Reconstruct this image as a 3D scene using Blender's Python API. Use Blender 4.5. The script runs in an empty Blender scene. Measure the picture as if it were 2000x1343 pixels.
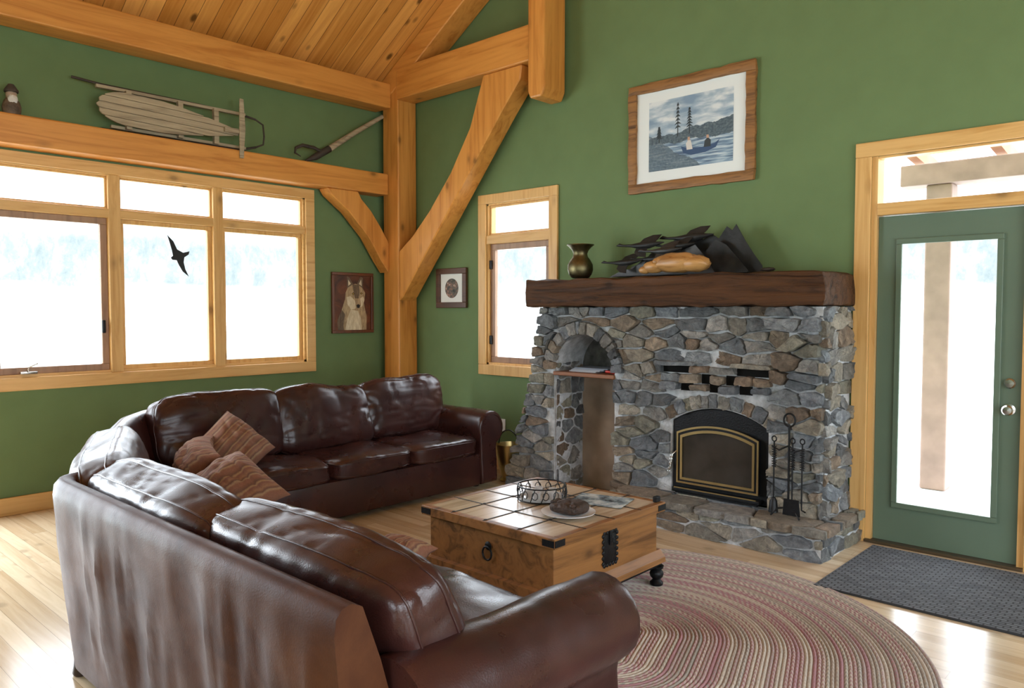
import bpy, bmesh, math, random
from mathutils import Vector, Matrix, noise
random.seed(7)
S=bpy.context.scene
COL=S.collection
V=Vector
WL={}
# ------------------------------------------------------------------ helpers
def lin(h):
    h=h.lstrip('#'); r=[int(h[i:i+2],16)/255 for i in (0,2,4)]
    return tuple([(c/12.92 if c<=.04045 else ((c+.055)/1.055)**2.4) for c in r]+[1.0])
def nm(name):
    m=bpy.data.materials.new(name); m.use_nodes=True
    nt=m.node_tree; b=nt.nodes['Principled BSDF']; return m,nt,b
def nd(nt,t,**kw):
    n=nt.nodes.new(t)
    for k,v in kw.items(): setattr(n,k,v)
    return n
def mth(nt,op,a,b=None):
    n=nt.nodes.new('ShaderNodeMath'); n.operation=op
    for i,x in enumerate((a,b)):
        if x is None: continue
        if hasattr(x,'links'): nt.links.new(x,n.inputs[i])
        else: n.inputs[i].default_value=x
    return n.outputs[0]
def ramp(nt,fac,stops,interp='LINEAR'):
    r=nt.nodes.new('ShaderNodeValToRGB'); r.color_ramp.interpolation=interp
    e=r.color_ramp.elements
    while len(e)<len(stops): e.new(0.5)
    for i,(p,c) in enumerate(stops):
        e[i].position=p; e[i].color=c if len(c)==4 else tuple(c)+(1,)
    nt.links.new(fac,r.inputs[0]); return r.outputs[0]
def mix(nt,fac,a,b,bt='MIX'):
    n=nt.nodes.new('ShaderNodeMixRGB'); n.blend_type=bt
    for i,x in enumerate((fac,a,b)):
        if hasattr(x,'links'): nt.links.new(x,n.inputs[i])
        else: n.inputs[i].default_value=x
    return n.outputs[0]
def objco(nt,scale=(1,1,1),kind='Object'):
    t=nt.nodes.new('ShaderNodeTexCoord'); m=nt.nodes.new('ShaderNodeMapping')
    m.inputs['Scale'].default_value=scale
    nt.links.new(t.outputs[kind],m.inputs[0]); return m.outputs[0]
def noi(nt,vec,scale,detail=4,rough=.5,dist=0):
    n=nt.nodes.new('ShaderNodeTexNoise'); n.inputs['Scale'].default_value=scale
    n.inputs['Detail'].default_value=detail; n.inputs['Roughness'].default_value=rough
    n.inputs['Distortion'].default_value=dist
    nt.links.new(vec,n.inputs['Vector']); return n.outputs[0]
def bump(nt,b,h,strength=.3,dist=.01):
    n=nt.nodes.new('ShaderNodeBump'); n.inputs['Strength'].default_value=strength
    n.inputs['Distance'].default_value=dist
    nt.links.new(h,n.inputs['Height']); nt.links.new(n.outputs[0],b.inputs['Normal'])
def simple(name,col,rough=.5,metal=0,bs=0,bscale=60,var=0,vscale=6,spec=None):
    m,nt,b=nm(name); b.inputs['Roughness'].default_value=rough; b.inputs['Metallic'].default_value=metal
    if spec is not None: b.inputs['Specular IOR Level'].default_value=spec
    co=objco(nt)
    d=tuple(c*(1-var) for c in col[:3])+(1,); l=tuple(min(1,c*(1+var)) for c in col[:3])+(1,)
    f=noi(nt,co,vscale,4)
    nt.links.new(ramp(nt,f,[(.3,d),(.7,l)]),b.inputs['Base Color'])
    if bs: bump(nt,b,noi(nt,co,bscale,5),bs)
    return m
def wood(name,light,dark,axis='X',rough=.4,knots=.5,grain=1.0,bs=.15,spec=.5,bd=.004):
    m,nt,b=nm(name); b.inputs['Roughness'].default_value=rough; b.inputs['Specular IOR Level'].default_value=spec
    s=[9*grain]*3; s['XYZ'.index(axis)]=.6*grain
    co=objco(nt,tuple(s)); f=noi(nt,co,1.3,7,.6,1.2)
    col=ramp(nt,f,[(.3,dark),(.5,tuple((light[i]*.7+dark[i]*.3) for i in range(3))+(1,)),(.72,light)])
    if knots:
        s2=[3.0]*3; s2['XYZ'.index(axis)]=1.6
        vo=nt.nodes.new('ShaderNodeTexVoronoi'); vo.inputs['Scale'].default_value=1.6
        nt.links.new(objco(nt,tuple(s2)),vo.inputs['Vector'])
        k=ramp(nt,vo.outputs['Distance'],[(.05,(1,1,1)),(.11,(.35,.35,.35)),(.2,(0,0,0))])
        kd=tuple(c*.28 for c in dark[:3])+(1,)
        col=mix(nt,mth(nt,'MULTIPLY',k,knots),col,kd)
    nt.links.new(col,b.inputs['Base Color']); bump(nt,b,f,bs,bd)
    return m
def planks(name,light,dark,waxis,width,length,rough=.35,knots=.6,groove=.03,gd=.35):
    m,nt,b=nm(name); b.inputs['Roughness'].default_value=rough
    t=nt.nodes.new('ShaderNodeTexCoord'); sx=nt.nodes.new('ShaderNodeSeparateXYZ'); nt.links.new(t.outputs['Object'],sx.inputs[0])
    W=sx.outputs['XYZ'.index(waxis)]; L=sx.outputs[0 if waxis=='Y' else 1]
    w=mth(nt,'DIVIDE',W,width); wi=mth(nt,'FLOOR',w); wf=mth(nt,'FRACT',w)
    wn=nt.nodes.new('ShaderNodeTexWhiteNoise'); wn.noise_dimensions='1D'; nt.links.new(wi,wn.inputs['W'])
    l=mth(nt,'ADD',mth(nt,'DIVIDE',L,length),mth(nt,'MULTIPLY',wn.outputs['Value'],7.0)); li=mth(nt,'FLOOR',l); lf=mth(nt,'FRACT',l)
    idn=mth(nt,'ADD',wi,mth(nt,'MULTIPLY',li,17.3))
    wn2=nt.nodes.new('ShaderNodeTexWhiteNoise'); wn2.noise_dimensions='1D'; nt.links.new(idn,wn2.inputs['W'])
    cb=nt.nodes.new('ShaderNodeCombineXYZ')
    nt.links.new(mth(nt,'MULTIPLY',L,.9),cb.inputs[0]); nt.links.new(mth(nt,'MULTIPLY',W,14),cb.inputs[1]); nt.links.new(mth(nt,'MULTIPLY',wn2.outputs['Value'],50),cb.inputs[2])
    f=noi(nt,cb.outputs[0],1.2,6,.6,1.0)
    f2=mth(nt,'ADD',mth(nt,'MULTIPLY',f,.75),mth(nt,'MULTIPLY',wn2.outputs['Value'],.3))
    col=ramp(nt,f2,[(.3,dark),(.75,light)])
    if knots:
        cb2=nt.nodes.new('ShaderNodeCombineXYZ')
        nt.links.new(mth(nt,'MULTIPLY',L,3.8),cb2.inputs[0]); nt.links.new(mth(nt,'MULTIPLY',W,6.0),cb2.inputs[1]); nt.links.new(mth(nt,'MULTIPLY',wn2.outputs['Value'],9),cb2.inputs[2])
        vo=nt.nodes.new('ShaderNodeTexVoronoi'); vo.inputs['Scale'].default_value=1.0; nt.links.new(cb2.outputs[0],vo.inputs['Vector'])
        k=ramp(nt,vo.outputs['Distance'],[(.09,(1,1,1)),(.20,(0,0,0))])
        col=mix(nt,mth(nt,'MULTIPLY',k,knots),col,tuple(c*.25 for c in dark[:3])+(1,))
    g=mth(nt,'MAXIMUM',mth(nt,'LESS_THAN',wf,groove),mth(nt,'LESS_THAN',lf,groove*width/length))
    col=mix(nt,mth(nt,'MULTIPLY',g,1-gd),col,tuple(c*.15 for c in dark[:3])+(1,))
    nt.links.new(col,b.inputs['Base Color'])
    bump(nt,b,mth(nt,'SUBTRACT',1.0,g),.5,.004)
    return m

def bmg(bm):
    bm.verts.index_update()
    r=([v.co.copy() for v in bm.verts],[[v.index for v in f.verts] for f in bm.faces]); bm.free(); return r
def g_box(lo,hi,bevel=0,seg=2,sub=0,nz=0,ns=4):
    bm=bmesh.new(); bmesh.ops.create_cube(bm,size=1)
    lo=V(lo);hi=V(hi);c=(lo+hi)/2;s=hi-lo
    for v in bm.verts: v.co=V((c.x+v.co.x*s.x,c.y+v.co.y*s.y,c.z+v.co.z*s.z))
    if bevel: bmesh.ops.bevel(bm,geom=bm.edges[:],offset=min(bevel,min(s)*.45),segments=seg,profile=.5,affect='EDGES')
    if sub:
        for k in range(sub):
            es=[e for e in bm.edges if e.calc_length()>.05]
            bmesh.ops.subdivide_edges(bm,edges=es,cuts=1,use_grid_fill=True)
    if nz:
        for v in bm.verts:
            d=noise.noise_vector(v.co*ns); v.co+=d*nz
    return bmg(bm)
def AX(axis,a,b,c):
    return {'X':V((c,a,b)),'Y':V((a,c,b)),'Z':V((a,b,c))}[axis]
def g_prism(pts,axis,a,b,bevel=0,seg=1):
    bm=bmesh.new(); n=len(pts)
    va=[bm.verts.new(AX(axis,p[0],p[1],a)) for p in pts]; vb=[bm.verts.new(AX(axis,p[0],p[1],b)) for p in pts]
    bm.faces.new(va); bm.faces.new(list(reversed(vb)))
    for i in range(n): bm.faces.new([va[i],vb[i],vb[(i+1)%n],va[(i+1)%n]])
    bmesh.ops.recalc_face_normals(bm,faces=bm.faces[:])
    if bevel: bmesh.ops.bevel(bm,geom=bm.edges[:],offset=bevel,segments=seg,profile=.5,affect='EDGES')
    return bmg(bm)
def g_tube(pts,r,n=10,closed=False):
    pts=[V(p) for p in pts]; m=len(pts); vs=[];fs=[]
    rr=r if isinstance(r,(list,tuple)) else [r]*m
    ref=None
    for i in range(m):
        if closed: t=(pts[(i+1)%m]-pts[i-1]).normalized()
        else: t=(pts[min(i+1,m-1)]-pts[max(i-1,0)]).normalized()
        if ref is None:
            ref=t.orthogonal().normalized()
        else:
            ref=(ref-t*ref.dot(t))
            ref=ref.normalized() if ref.length>1e-6 else t.orthogonal().normalized()
        bn=t.cross(ref)
        for k in range(n):
            a=2*math.pi*k/n; vs.append(pts[i]+(ref*math.cos(a)+bn*math.sin(a))*rr[i])
    for i in range(m if closed else m-1):
        j=(i+1)%m
        for k in range(n):
            fs.append([i*n+k,i*n+(k+1)%n,j*n+(k+1)%n,j*n+k])
    if not closed:
        fs.append(list(range(n-1,-1,-1))); fs.append([(m-1)*n+k for k in range(n)])
    return vs,fs
def g_lathe(prof,c=(0,0,0),n=32,axis='Z'):
    vs=[];fs=[];m=len(prof);c=V(c)
    for r,z in prof:
        for k in range(n):
            a=2*math.pi*k/n
            p=AX(axis,r*math.cos(a),r*math.sin(a),z); vs.append(c+p)
    for i in range(m-1):
        for k in range(n): fs.append([i*n+k,i*n+(k+1)%n,(i+1)*n+(k+1)%n,(i+1)*n+k])
    if prof[0][0]>1e-4: fs.append(list(range(n-1,-1,-1)))
    if prof[-1][0]>1e-4: fs.append([(m-1)*n+k for k in range(n)])
    return vs,fs
def g_ell(c,r,n=16,nz=0,ns=6,rot=None):
    bm=bmesh.new(); bmesh.ops.create_uvsphere(bm,u_segments=n*2,v_segments=n,radius=1)
    for v in bm.verts:
        p=V((v.co.x*r[0],v.co.y*r[1],v.co.z*r[2]))
        if nz: p*=1+nz*noise.noise(v.co*ns*.5+V(c))
        if rot is not None: p=rot@p
        v.co=p+V(c)
    return bmg(bm)
def cube_grid(n):
    bm=bmesh.new(); bmesh.ops.create_cube(bm,size=2)
    bmesh.ops.subdivide_edges(bm,edges=bm.edges[:],cuts=n,use_grid_fill=True)
    return bmg(bm)
def join(gs):
    vs=[];fs=[]
    for g in gs:
        o=len(vs); vs+=g[0]; fs+=[[i+o for i in f] for f in g[1]]
    return vs,fs
def g_cushion(c,ax,ay,az,hx,hy,hz,e=7,n=26,wr=.012,seed=0,taper=.3,welt=(.55,),sag=0,crown=0):
    c=V(c);ax=V(ax).normalized();ay=V(ay).normalized();az=V(az).normalized()
    sd=V((seed*3.7,seed*1.3,seed*2.1))
    def f(p,off=0):
        r=(abs(p.x)**e+abs(p.y)**e+abs(p.z)**e)**(1/e); q=p/r
        tz=1-taper*(abs(q.x)**3+abs(q.y)**3)/2
        P=ax*hx*q.x+ay*hy*(q.y+crown*(1-q.x*q.x)*(1 if q.y>0 else 0)*q.y)+az*hz*q.z*tz
        nrm=(ax*q.x**5/hx+ay*q.y**5/hy+az*q.z**5/hz)
        nrm=nrm.normalized() if nrm.length>1e-6 else az
        k=V((q.x*hx*6,q.y*hy*6,q.z*hz*6))
        w1=noise.noise(k*.55+sd)
        w2=1-abs(noise.noise(V((k.x*1.9+w1*1.2,k.y*.7,k.z*.6))+sd*2)); w2=w2**9
        w3=1-abs(noise.noise(V((k.x*.7+w1,k.y*1.9,k.z*.6))+sd*5)); w3=w3**9
        d=wr*(1.6*w1-.5*w2-.4*w3)
        P=P+nrm*(d+off)-ay*sag*(1-q.x*q.x)
        return c+P
    vs,fs=cube_grid(n)
    gv=[f(v) for v in vs]; out=[(gv,fs)]
    for z in welt:
        pts=[];N=24
        for (sx,sy,ex,ey) in ((-1,-1,1,-1),(1,-1,1,1),(1,1,-1,1),(-1,1,-1,-1)):
            for i in range(N):
                t=i/N; pts.append(f(V((sx+(ex-sx)*t,sy+(ey-sy)*t,z)),.0))
        out.append(g_tube(pts,.0042,6,True))
    return join(out)
def xf(g,M):
    return [M@v for v in g[0]],g[1]
def g_sweep(path,prof,step=.05,disp=None,smoothn=6):
    P=[V((p[0],p[1],0)) for p in path]
    pts=[]
    for i in range(len(P)-1):
        L=(P[i+1]-P[i]).length; k=max(1,int(L/step))
        for j in range(k): pts.append(P[i].lerp(P[i+1],j/k))
    pts.append(P[-1])
    for _ in range(smoothn):
        pts=[pts[0]]+[(pts[i-1]+pts[i]*2+pts[i+1])/4 for i in range(1,len(pts)-1)]+[pts[-1]]
    vs=[];fs=[];n=len(prof);s=0
    for i,p in enumerate(pts):
        t=(pts[min(i+1,len(pts)-1)]-pts[max(0,i-1)]).normalized()
        nn=V((t.y,-t.x,0))
        if i: s+=(p-pts[i-1]).length
        for a,z in prof:
            d=disp(s,a,z) if disp else 0
            vs.append(p+nn*(a+d)+V((0,0,z)))
    for i in range(len(pts)-1):
        for k in range(n): fs.append([i*n+k,i*n+(k+1)%n,(i+1)*n+(k+1)%n,(i+1)*n+k])
    fs.append(list(range(n))); fs.append([(len(pts)-1)*n+k for k in range(n-1,-1,-1)])
    return vs,fs
def dense(prof,step=.04,closed=True):
    out=[];n=len(prof)
    for i in range(n if closed else n-1):
        a=prof[i];b=prof[(i+1)%n];L=math.dist(a,b);k=max(1,int(L/step))
        for j in range(k): out.append((a[0]+(b[0]-a[0])*j/k,a[1]+(b[1]-a[1])*j/k))
    if not closed: out.append(prof[-1])
    return out

def part(name,geos,mats,parent=None,smooth=True,label=None,category=None,kind=None,uv=None,ang=.7,group=None,fixn=True):
    if isinstance(geos,tuple) : geos=[geos]
    if not isinstance(mats,(list,tuple)): mats=[mats]
    vs=[];fs=[];mi=[]
    for g in geos:
        o=len(vs); vs+=[V(v) for v in g[0]]; fs+=[[i+o for i in f] for f in g[1]]; mi+=[g[2] if len(g)>2 else 0]*len(g[1])
    if parent is not None: base=WL[parent.name]
    else:
        xs=[v.x for v in vs];ys=[v.y for v in vs];zs=[v.z for v in vs]
        base=V(((min(xs)+max(xs))/2,(min(ys)+max(ys))/2,min(zs)))
    me=bpy.data.meshes.new(name); me.from_pydata([v-base for v in vs],[],fs)
    for m in mats: me.materials.append(m)
    me.polygons.foreach_set('material_index',mi)
    if fixn:
        bm=bmesh.new(); bm.from_mesh(me); bmesh.ops.recalc_face_normals(bm,faces=bm.faces[:]); bm.to_mesh(me); bm.free()
    if uv:
        l=me.uv_layers.new(name='UVMap')
        for lp in me.loops: l.data[lp.index].uv=uv[lp.vertex_index]
    if smooth:
        me.polygons.foreach_set('use_smooth',[True]*len(me.polygons)); me.set_sharp_from_angle(angle=ang)
    me.update()
    o=bpy.data.objects.new(name,me); COL.objects.link(o)
    if parent is not None: o.parent=parent; WL[o.name]=base
    else: o.location=base; WL[o.name]=base
    if label: o['label']=label
    if category: o['category']=category
    if kind: o['kind']=kind
    if group: o['group']=group
    return o
def thing(name,label,category,loc,kind=None,group=None):
    o=bpy.data.objects.new(name,None); o.empty_display_size=.1; COL.objects.link(o); o.location=loc; WL[o.name]=V(loc)
    o['label']=label; o['category']=category
    if kind: o['kind']=kind
    if group: o['group']=group
    return o

# ------------------------------------------------------------------ materials
M_wall=simple('green_paint',(.130,.190,.077,1),.75,bs=.08,bscale=220,var=.04,spec=.3)
T_L=lin('#da9648'); T_D=lin('#b46e2a')
M_tx=wood('timber_x',T_L,T_D,'X',.42,.7); M_ty=wood('timber_y',T_L,T_D,'Y',.42,.7); M_tz=wood('timber_z',T_L,T_D,'Z',.42,.7)
P_L=lin('#dcb070'); P_D=lin('#c08e4c')
M_px=wood('pine_x',P_L,P_D,'X',.4,.6,1.4); M_py=wood('pine_y',P_L,P_D,'Y',.4,.6,1.4); M_pz=wood('pine_z',P_L,P_D,'Z',.4,.6,1.4)
M_ceil=planks('ceiling_boards',lin('#e8a858'),lin('#bc782e'),'Y',.135,30,.4,.95,.04,.2)
M_floor=planks('floor_boards',lin('#dac6a8'),lin('#b69c7a'),'Y',.085,1.6,.18,.3,.02,.4)
M_sash=wood('sash_brown',lin('#a88468'),lin('#80604a'),'Z',.4,0)
M_black=simple('black_iron',(.012,.012,.013,1),.45,.6,bs=.2,bscale=90,var=.2)
M_steel=simple('nickel',(.55,.53,.5,1),.25,1)
M_white=simple('white_plastic',(.8,.8,.78,1),.4)
def m_glass():
    m,nt,b=nm('window_glass'); out=nt.nodes['Material Output']
    tr=nd(nt,'ShaderNodeBsdfTransparent'); gl=nd(nt,'ShaderNodeBsdfGlossy'); gl.inputs['Roughness'].default_value=.02
    mx=nd(nt,'ShaderNodeMixShader'); mx.inputs[0].default_value=.012
    nt.links.new(tr.outputs[0],mx.inputs[1]); nt.links.new(gl.outputs[0],mx.inputs[2]); nt.links.new(mx.outputs[0],out.inputs[0]); return m
M_glass=m_glass()
def leather(name,base,worn,rough=.33,spec=.5):
    m,nt,b=nm(name); co=objco(nt); b.inputs['Specular IOR Level'].default_value=spec
    f=noi(nt,co,3.5,6,.6,.6)
    nt.links.new(ramp(nt,f,[(.38,base),(.75,worn)]),b.inputs['Base Color'])
    rr=ramp(nt,noi(nt,co,6,5),[(.3,(rough-.06,)*3),(.8,(rough+.12,)*3)])
    nt.links.new(rr,b.inputs['Roughness'])
    vo=nt.nodes.new('ShaderNodeTexVoronoi'); vo.inputs['Scale'].default_value=190; nt.links.new(co,vo.inputs['Vector'])
    h=mth(nt,'ADD',mth(nt,'MULTIPLY',vo.outputs['Distance'],.12),mth(nt,'MULTIPLY',noi(nt,co,8,3,.45,.8),.5))
    bump(nt,b,h,.17,.012)
    return m
M_lea=leather('burgundy_leather',(.030,.0095,.0085,1),(.060,.020,.015,1),.29,.45)
M_leab=leather('brown_leather_back',(.045,.0150,.0080,1),(.100,.038,.016,1),.42,.10)
M_mant=wood('mantel_wood',lin('#58381f'),lin('#1e1008'),'X',.6,.7,1.6,1.0,.2,.02)
M_rust=wood('rustic_frame',lin('#9c6c3a'),lin('#44280f'),'X',.6,.7,2,.6)
M_trunk=wood('trunk_wood',lin('#98683a'),lin('#55371c'),'Y',.42,.6,1.2,.3,.35)
M_trunkt=wood('trunk_top',lin('#c8b49a'),lin('#9a8266'),'Y',.24,.3,1.2,.2)
M_brass=simple('old_brass',(.16,.13,.065,1),.45,1,var=.4,vscale=12)
M_brassb=simple('polished_brass',(.58,.42,.18,1),.32,1,var=.1)

# ------------------------------------------------------------------ camera
cam=bpy.data.cameras.new('Camera'); co=bpy.data.objects.new('Camera',cam); COL.objects.link(co)
co.location=(6.39,-5.12,1.48); co.rotation_euler=(math.radians(90-2.54),0,math.radians(42.8))
cam.lens=27; cam.sensor_width=36; cam.clip_start=.05; S.camera=co

# ------------------------------------------------------------------ room shell
def g_wall(axis,c0,c1,u0,u1,z0,z1,holes):
    us=sorted(set([u0,u1]+[h[0] for h in holes]+[h[1] for h in holes])); zs=sorted(set([z0,z1]+[h[2] for h in holes]+[h[3] for h in holes]))
    gs=[]
    for i in range(len(us)-1):
        for j in range(len(zs)-1):
            um=(us[i]+us[i+1])/2; zm=(zs[j]+zs[j+1])/2
            if any(h[0]<um<h[1] and h[2]<zm<h[3] for h in holes): continue
            if axis=='X': gs.append(g_box((c0,us[i],zs[j]),(c1,us[i+1],zs[j+1])))
            else: gs.append(g_box((us[i],c0,zs[j]),(us[i+1],c1,zs[j+1])))
    return gs
XR=9.2; YB=-8.2
W1=(-3.65,-1.10,.99,2.53); W2=(1.33,2.10,.97,2.46); D1=(4.74,5.60,0,2.44)
part('wall_left',g_wall('X',-.10,0,YB-.16,.16,0,3.72,[W1,(-6.5,-3.95,.05,2.4)]),M_wall,smooth=False,kind='structure')
part('wall_fireplace',g_wall('Y',0,.12,0,XR,0,3.70,[W2,D1])+[g_prism([(0,3.70),(XR,3.70),(4.6,6.44)],'Y',0,.12)],M_wall,smooth=False,kind='structure')
part('wall_back',g_wall('Y',YB-.16,YB,0,XR,0,3.70,[(6.0,8.4,.8,2.6)])+[g_prism([(0,3.70),(XR,3.70),(4.6,6.44)],'Y',YB-.16,YB)],M_wall,smooth=False,kind='structure')
part('wall_right',g_wall('X',XR,XR+.16,YB,0,0,3.72,[(-6.8,-4.5,.5,2.7),(-3.8,-1.3,.4,2.8)]),M_wall,smooth=False,kind='structure')
part('floor',g_box((-.16,YB-.16,-.12),(XR+.16,.16,0)),M_floor,smooth=False,kind='structure')
part('ceiling',[g_prism([(-.2,3.60),(4.6,6.48),(XR+.2,3.60),(XR+.2,3.72),(4.6,6.60),(-.2,3.72)],'Y',YB-.16,.16)],M_ceil,smooth=False,kind='structure')
tn=[0]
def trim(geos,mat,label=None,smooth=False):
    tn[0]+=1
    return part('trim_%d'%tn[0],geos,mat,smooth=smooth,kind='structure',label=label or 'honey-stained pine timber')
bv=.012
trim(g_box((.10,-.25,0),(.34,-.012,3.78),bv),M_tz,'square honey-stained timber corner post')
trim(g_box((.005,YB,3.48),(.25,-.26,3.72),bv),M_ty,'long timber wall plate under the sloped ceiling')
trim(g_box((.005,YB,2.63),(.20,-.26,2.84),bv),M_ty,'timber shelf beam above the window')
trim(g_prism([(.20,3.60),(4.6,6.24),(4.6,6.48),(.05,3.745),(.05,3.66)],'Y',-.26,-.005,.008),M_tx,'sloped gable rafter timber')
trim(g_box((.341,-.27,3.55),(2.11,-.03,3.85),bv),M_tx,'horizontal hammer beam timber')
trim(g_prism([(2.115,3.28),(2.14,3.22),(2.26,3.22),(2.295,3.29),(2.295,5.00),(2.115,4.90)],'Y',-.315,-.04,.015,2),M_tz,'hanging timber post with rounded foot')
trim(g_prism([(.341,1.57),(.40,1.61),(.62,1.87),(1.0,2.31),(1.4,2.78),(1.75,3.19),(1.97,3.43),(1.99,3.549),(1.53,3.549),(1.36,3.12),(1.10,2.745),(.8,2.42),(.55,2.20),(.341,2.06)],'Y',-.25,-.05,.01),M_tz,'large curved timber brace')
trim(g_prism([(-.97,2.629),(-.93,2.57),(-.72,2.42),(-.5,2.20),(-.35,1.98),(-.251,1.85),(-.251,2.16),(-.36,2.32),(-.47,2.46),(-.58,2.56),(-.62,2.629)],'X',.04,.19,.008),M_tz,'small curved timber brace')
part('baseboard_left',g_box((.001,-3.9,0),(.02,-.26,.13),.004),M_py,smooth=False,kind='structure')
part('baseboard_fireplace',g_box((.35,-.02,0),(1.95,-.001,.13),.004),M_px,smooth=False,kind='structure')
part('baseboard_door_side',g_box((5.72,-.02,0),(XR,-.001,.13),.004),M_px,smooth=False,kind='structure')

# ------------------------------------------------------------------ windows
w=thing('window_1','wide pine-cased window with three tall panes and transom lights','window',(0,-2.375,.9),'structure')
y0,y1,z0,z1=W1; cw=.095
part('casing',[g_box((.001,y0-cw,z1),(.024,y1+cw,z1+cw-.01),.004),g_box((.001,y0-cw,z0-cw),(.024,y1+cw,z0),.004),g_box((.001,y0-cw,z0),(.024,y0,z1),.004),g_box((.001,y1,z0),(.024,y1+cw,z1),.004)],M_py,w,smooth=False)
part('jamb',[g_box((-.08,y0,z1-.012),(.0,y1,z1),0),g_box((-.08,y0,z0),(.0,y1,z0+.02),0),g_box((-.08,y0,z0),(.0,y0+.02,z1),0),g_box((-.08,y1-.02,z0),(.0,y1,z1),0)],M_py,w,smooth=False)
ym=[-2.80,-1.955]
for y in ym: part('mullion',g_box((-.08,y-.045,z0),(.012,y+.045,z1),.004),M_pz,w,smooth=False)
part('transom_bar',g_box((-.08,y0,2.195),(.010,y1,2.265),.004),M_py,w,smooth=False)
edges=[y0]+ym+[y1]
def frame(lo,hi,z0,z1,wd,plane,axis,th=.03):
    a=plane-th;b=plane
    def bx(u0,u1,za,zb): return g_box((a,u0,za),(b,u1,zb),.004) if axis=='X' else g_box((u0,a,za),(u1,b,zb),.004)
    return [bx(lo,hi,z1-wd,z1),bx(lo,hi,z0,z0+wd),bx(lo,lo+wd,z0+wd,z1-wd),bx(hi-wd,hi,z0+wd,z1-wd)]
for i in range(3):
    a=edges[i]+(.045 if i else .02); b=edges[i+1]-(.045 if i<2 else .02)
    part('sash',frame(a,b,z0+.02,2.195,.05 if i==0 else .035,-.03,'X',.04),M_sash if i==0 else M_pz,w,smooth=False)
    part('sash',frame(a,b,2.265,z1-.012,.015,-.02,'X',.03),M_pz,w,smooth=False)
    part('glass_pane',g_box((-.056,a+.02,z0+.03),(-.050,b-.02,2.19)),M_glass,w,smooth=False)
    part('glass_pane',g_box((-.042,a+.01,2.27),(-.036,b-.01,z1-.02)),M_glass,w,smooth=False)
part('crank_handle',[g_box((-.01,-3.47,1.012),(.02,-3.36,1.03),.005),g_tube([(0,-3.42,1.03),(.02,-3.42,1.06),(.03,-3.36,1.09)],.006)],M_steel,w)
part('lock_lever',g_box((-.028,-2.90,1.30),(-.005,-2.875,1.40),.005),M_black,w)
w=thing('window_2','narrow pine-cased window with transom light','window',(1.715,0,.88),'structure')
x0,x1,z0,z1=W2
part('casing',[g_box((x0-cw,-.024,z1),(x1+cw,-.001,z1+cw-.01),.004),g_box((x0-cw,-.024,z0-cw),(x1+cw,-.001,z0),.004),g_box((x0-cw,-.024,z0),(x0,-.001,z1),.004),g_box((x1,-.024,z0),(x1+cw,-.001,z1),.004)],M_pz,w,smooth=False)
part('jamb',[g_box((x0,0,z1-.015),(x1,.10,z1)),g_box((x0,0,z0),(x1,.10,z0+.02)),g_box((x0,0,z0),(x0+.02,.10,z1)),g_box((x1-.02,0,z0),(x1,.10,z1))],M_pz,w,smooth=False)
part('transom_bar',g_box((x0,-.01,2.09),(x1,.09,2.17),.004),M_px,w,smooth=False)
part('sash',frame(x0+.02,x1-.02,z0+.02,2.09,.055,.07,'Y',.04),M_sash,w,smooth=False)
part('sash',frame(x0+.02,x1-.02,2.17,z1-.015,.02,.05,'Y',.03),M_pz,w,smooth=False)
part('glass_pane',g_box((x0+.04,.05,z0+.04),(x1-.04,.056,2.07)),M_glass,w,smooth=False)
part('glass_pane',g_box((x0+.03,.034,2.18),(x1-.03,.040,z1-.025)),M_glass,w,smooth=False)
part('hinge',g_box((x0+.02,.01,1.86),(x0+.045,.03,1.94),.003),M_black,w)
part('hinge',g_box((x0+.02,.01,1.16),(x0+.045,.03,1.24),.003),M_black,w)

# ------------------------------------------------------------------ door
M_door=simple('green_door_paint',(.112,.160,.108,1),.4,var=.03)
d=thing('door_1','green exterior door with full glass lite and transom above','door',(5.17,0,0),'structure')
xa,xb=D1[0],D1[1]
part('casing',[g_box((xa-.095,-.024,0),(xa,-.001,2.44),.004),g_box((xb,-.024,0),(xb+.095,-.001,2.44),.004)],M_pz,d,smooth=False)
part('casing',g_box((xa-.095,-.026,2.44),(xb+.095,-.001,2.53),.004),M_px,d,smooth=False)
part('jamb',[g_box((xa,-.0,0),(xa+.035,.12,2.44)),g_box((xb-.035,0,0),(xb,.12,2.44))],M_pz,d,smooth=False)
part('transom_bar',[g_box((xa+.035,-.01,2.07),(xb-.035,.10,2.145),.004),g_box((xa+.035,0,2.425),(xb-.035,.08,2.44),.004)],M_px,d,smooth=False)
part('glass_pane',g_box((xa+.035,.05,2.145),(xb-.035,.056,2.425)),M_glass,d,smooth=False)
sa,sb=xa+.038,xb-.038
la,lb,lz0,lz1=4.905,5.440,.26,1.90
part('slab',g_wall('Y',.03,.075,sa,sb,.02,2.065,[(la,lb,lz0,lz1)]),M_door,d,smooth=False)
part('lite_frame',frame(la-.02,lb+.02,lz0-.02,lz1+.02,.034,.03,'Y',.016),M_door,d,smooth=False)
part('glass_pane',g_box((la,.05,lz0),(lb,.056,lz1)),M_glass,d,smooth=False)
part('threshold',g_box((xa,-.03,0),(xb,.12,.018),.004),simple('threshold_bronze',(.1,.07,.04,1),.4,.5),d,smooth=False)
RX=Matrix.Rotation(math.radians(90),4,'X')
part('door_knob',xf(g_lathe([(.032,0),(.032,.008),(.012,.012),(.012,.035),(.026,.045),(.030,.06),(.022,.07),(0,.072)],(0,0,0),24),Matrix.Translation((5.505,.03,.91))@RX),M_steel,d)
part('deadbolt',xf(g_lathe([(.03,0),(.03,.012),(.022,.02),(0,.021)],(0,0,0),24),Matrix.Translation((5.505,.03,1.06))@RX),M_steel,d)

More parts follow.
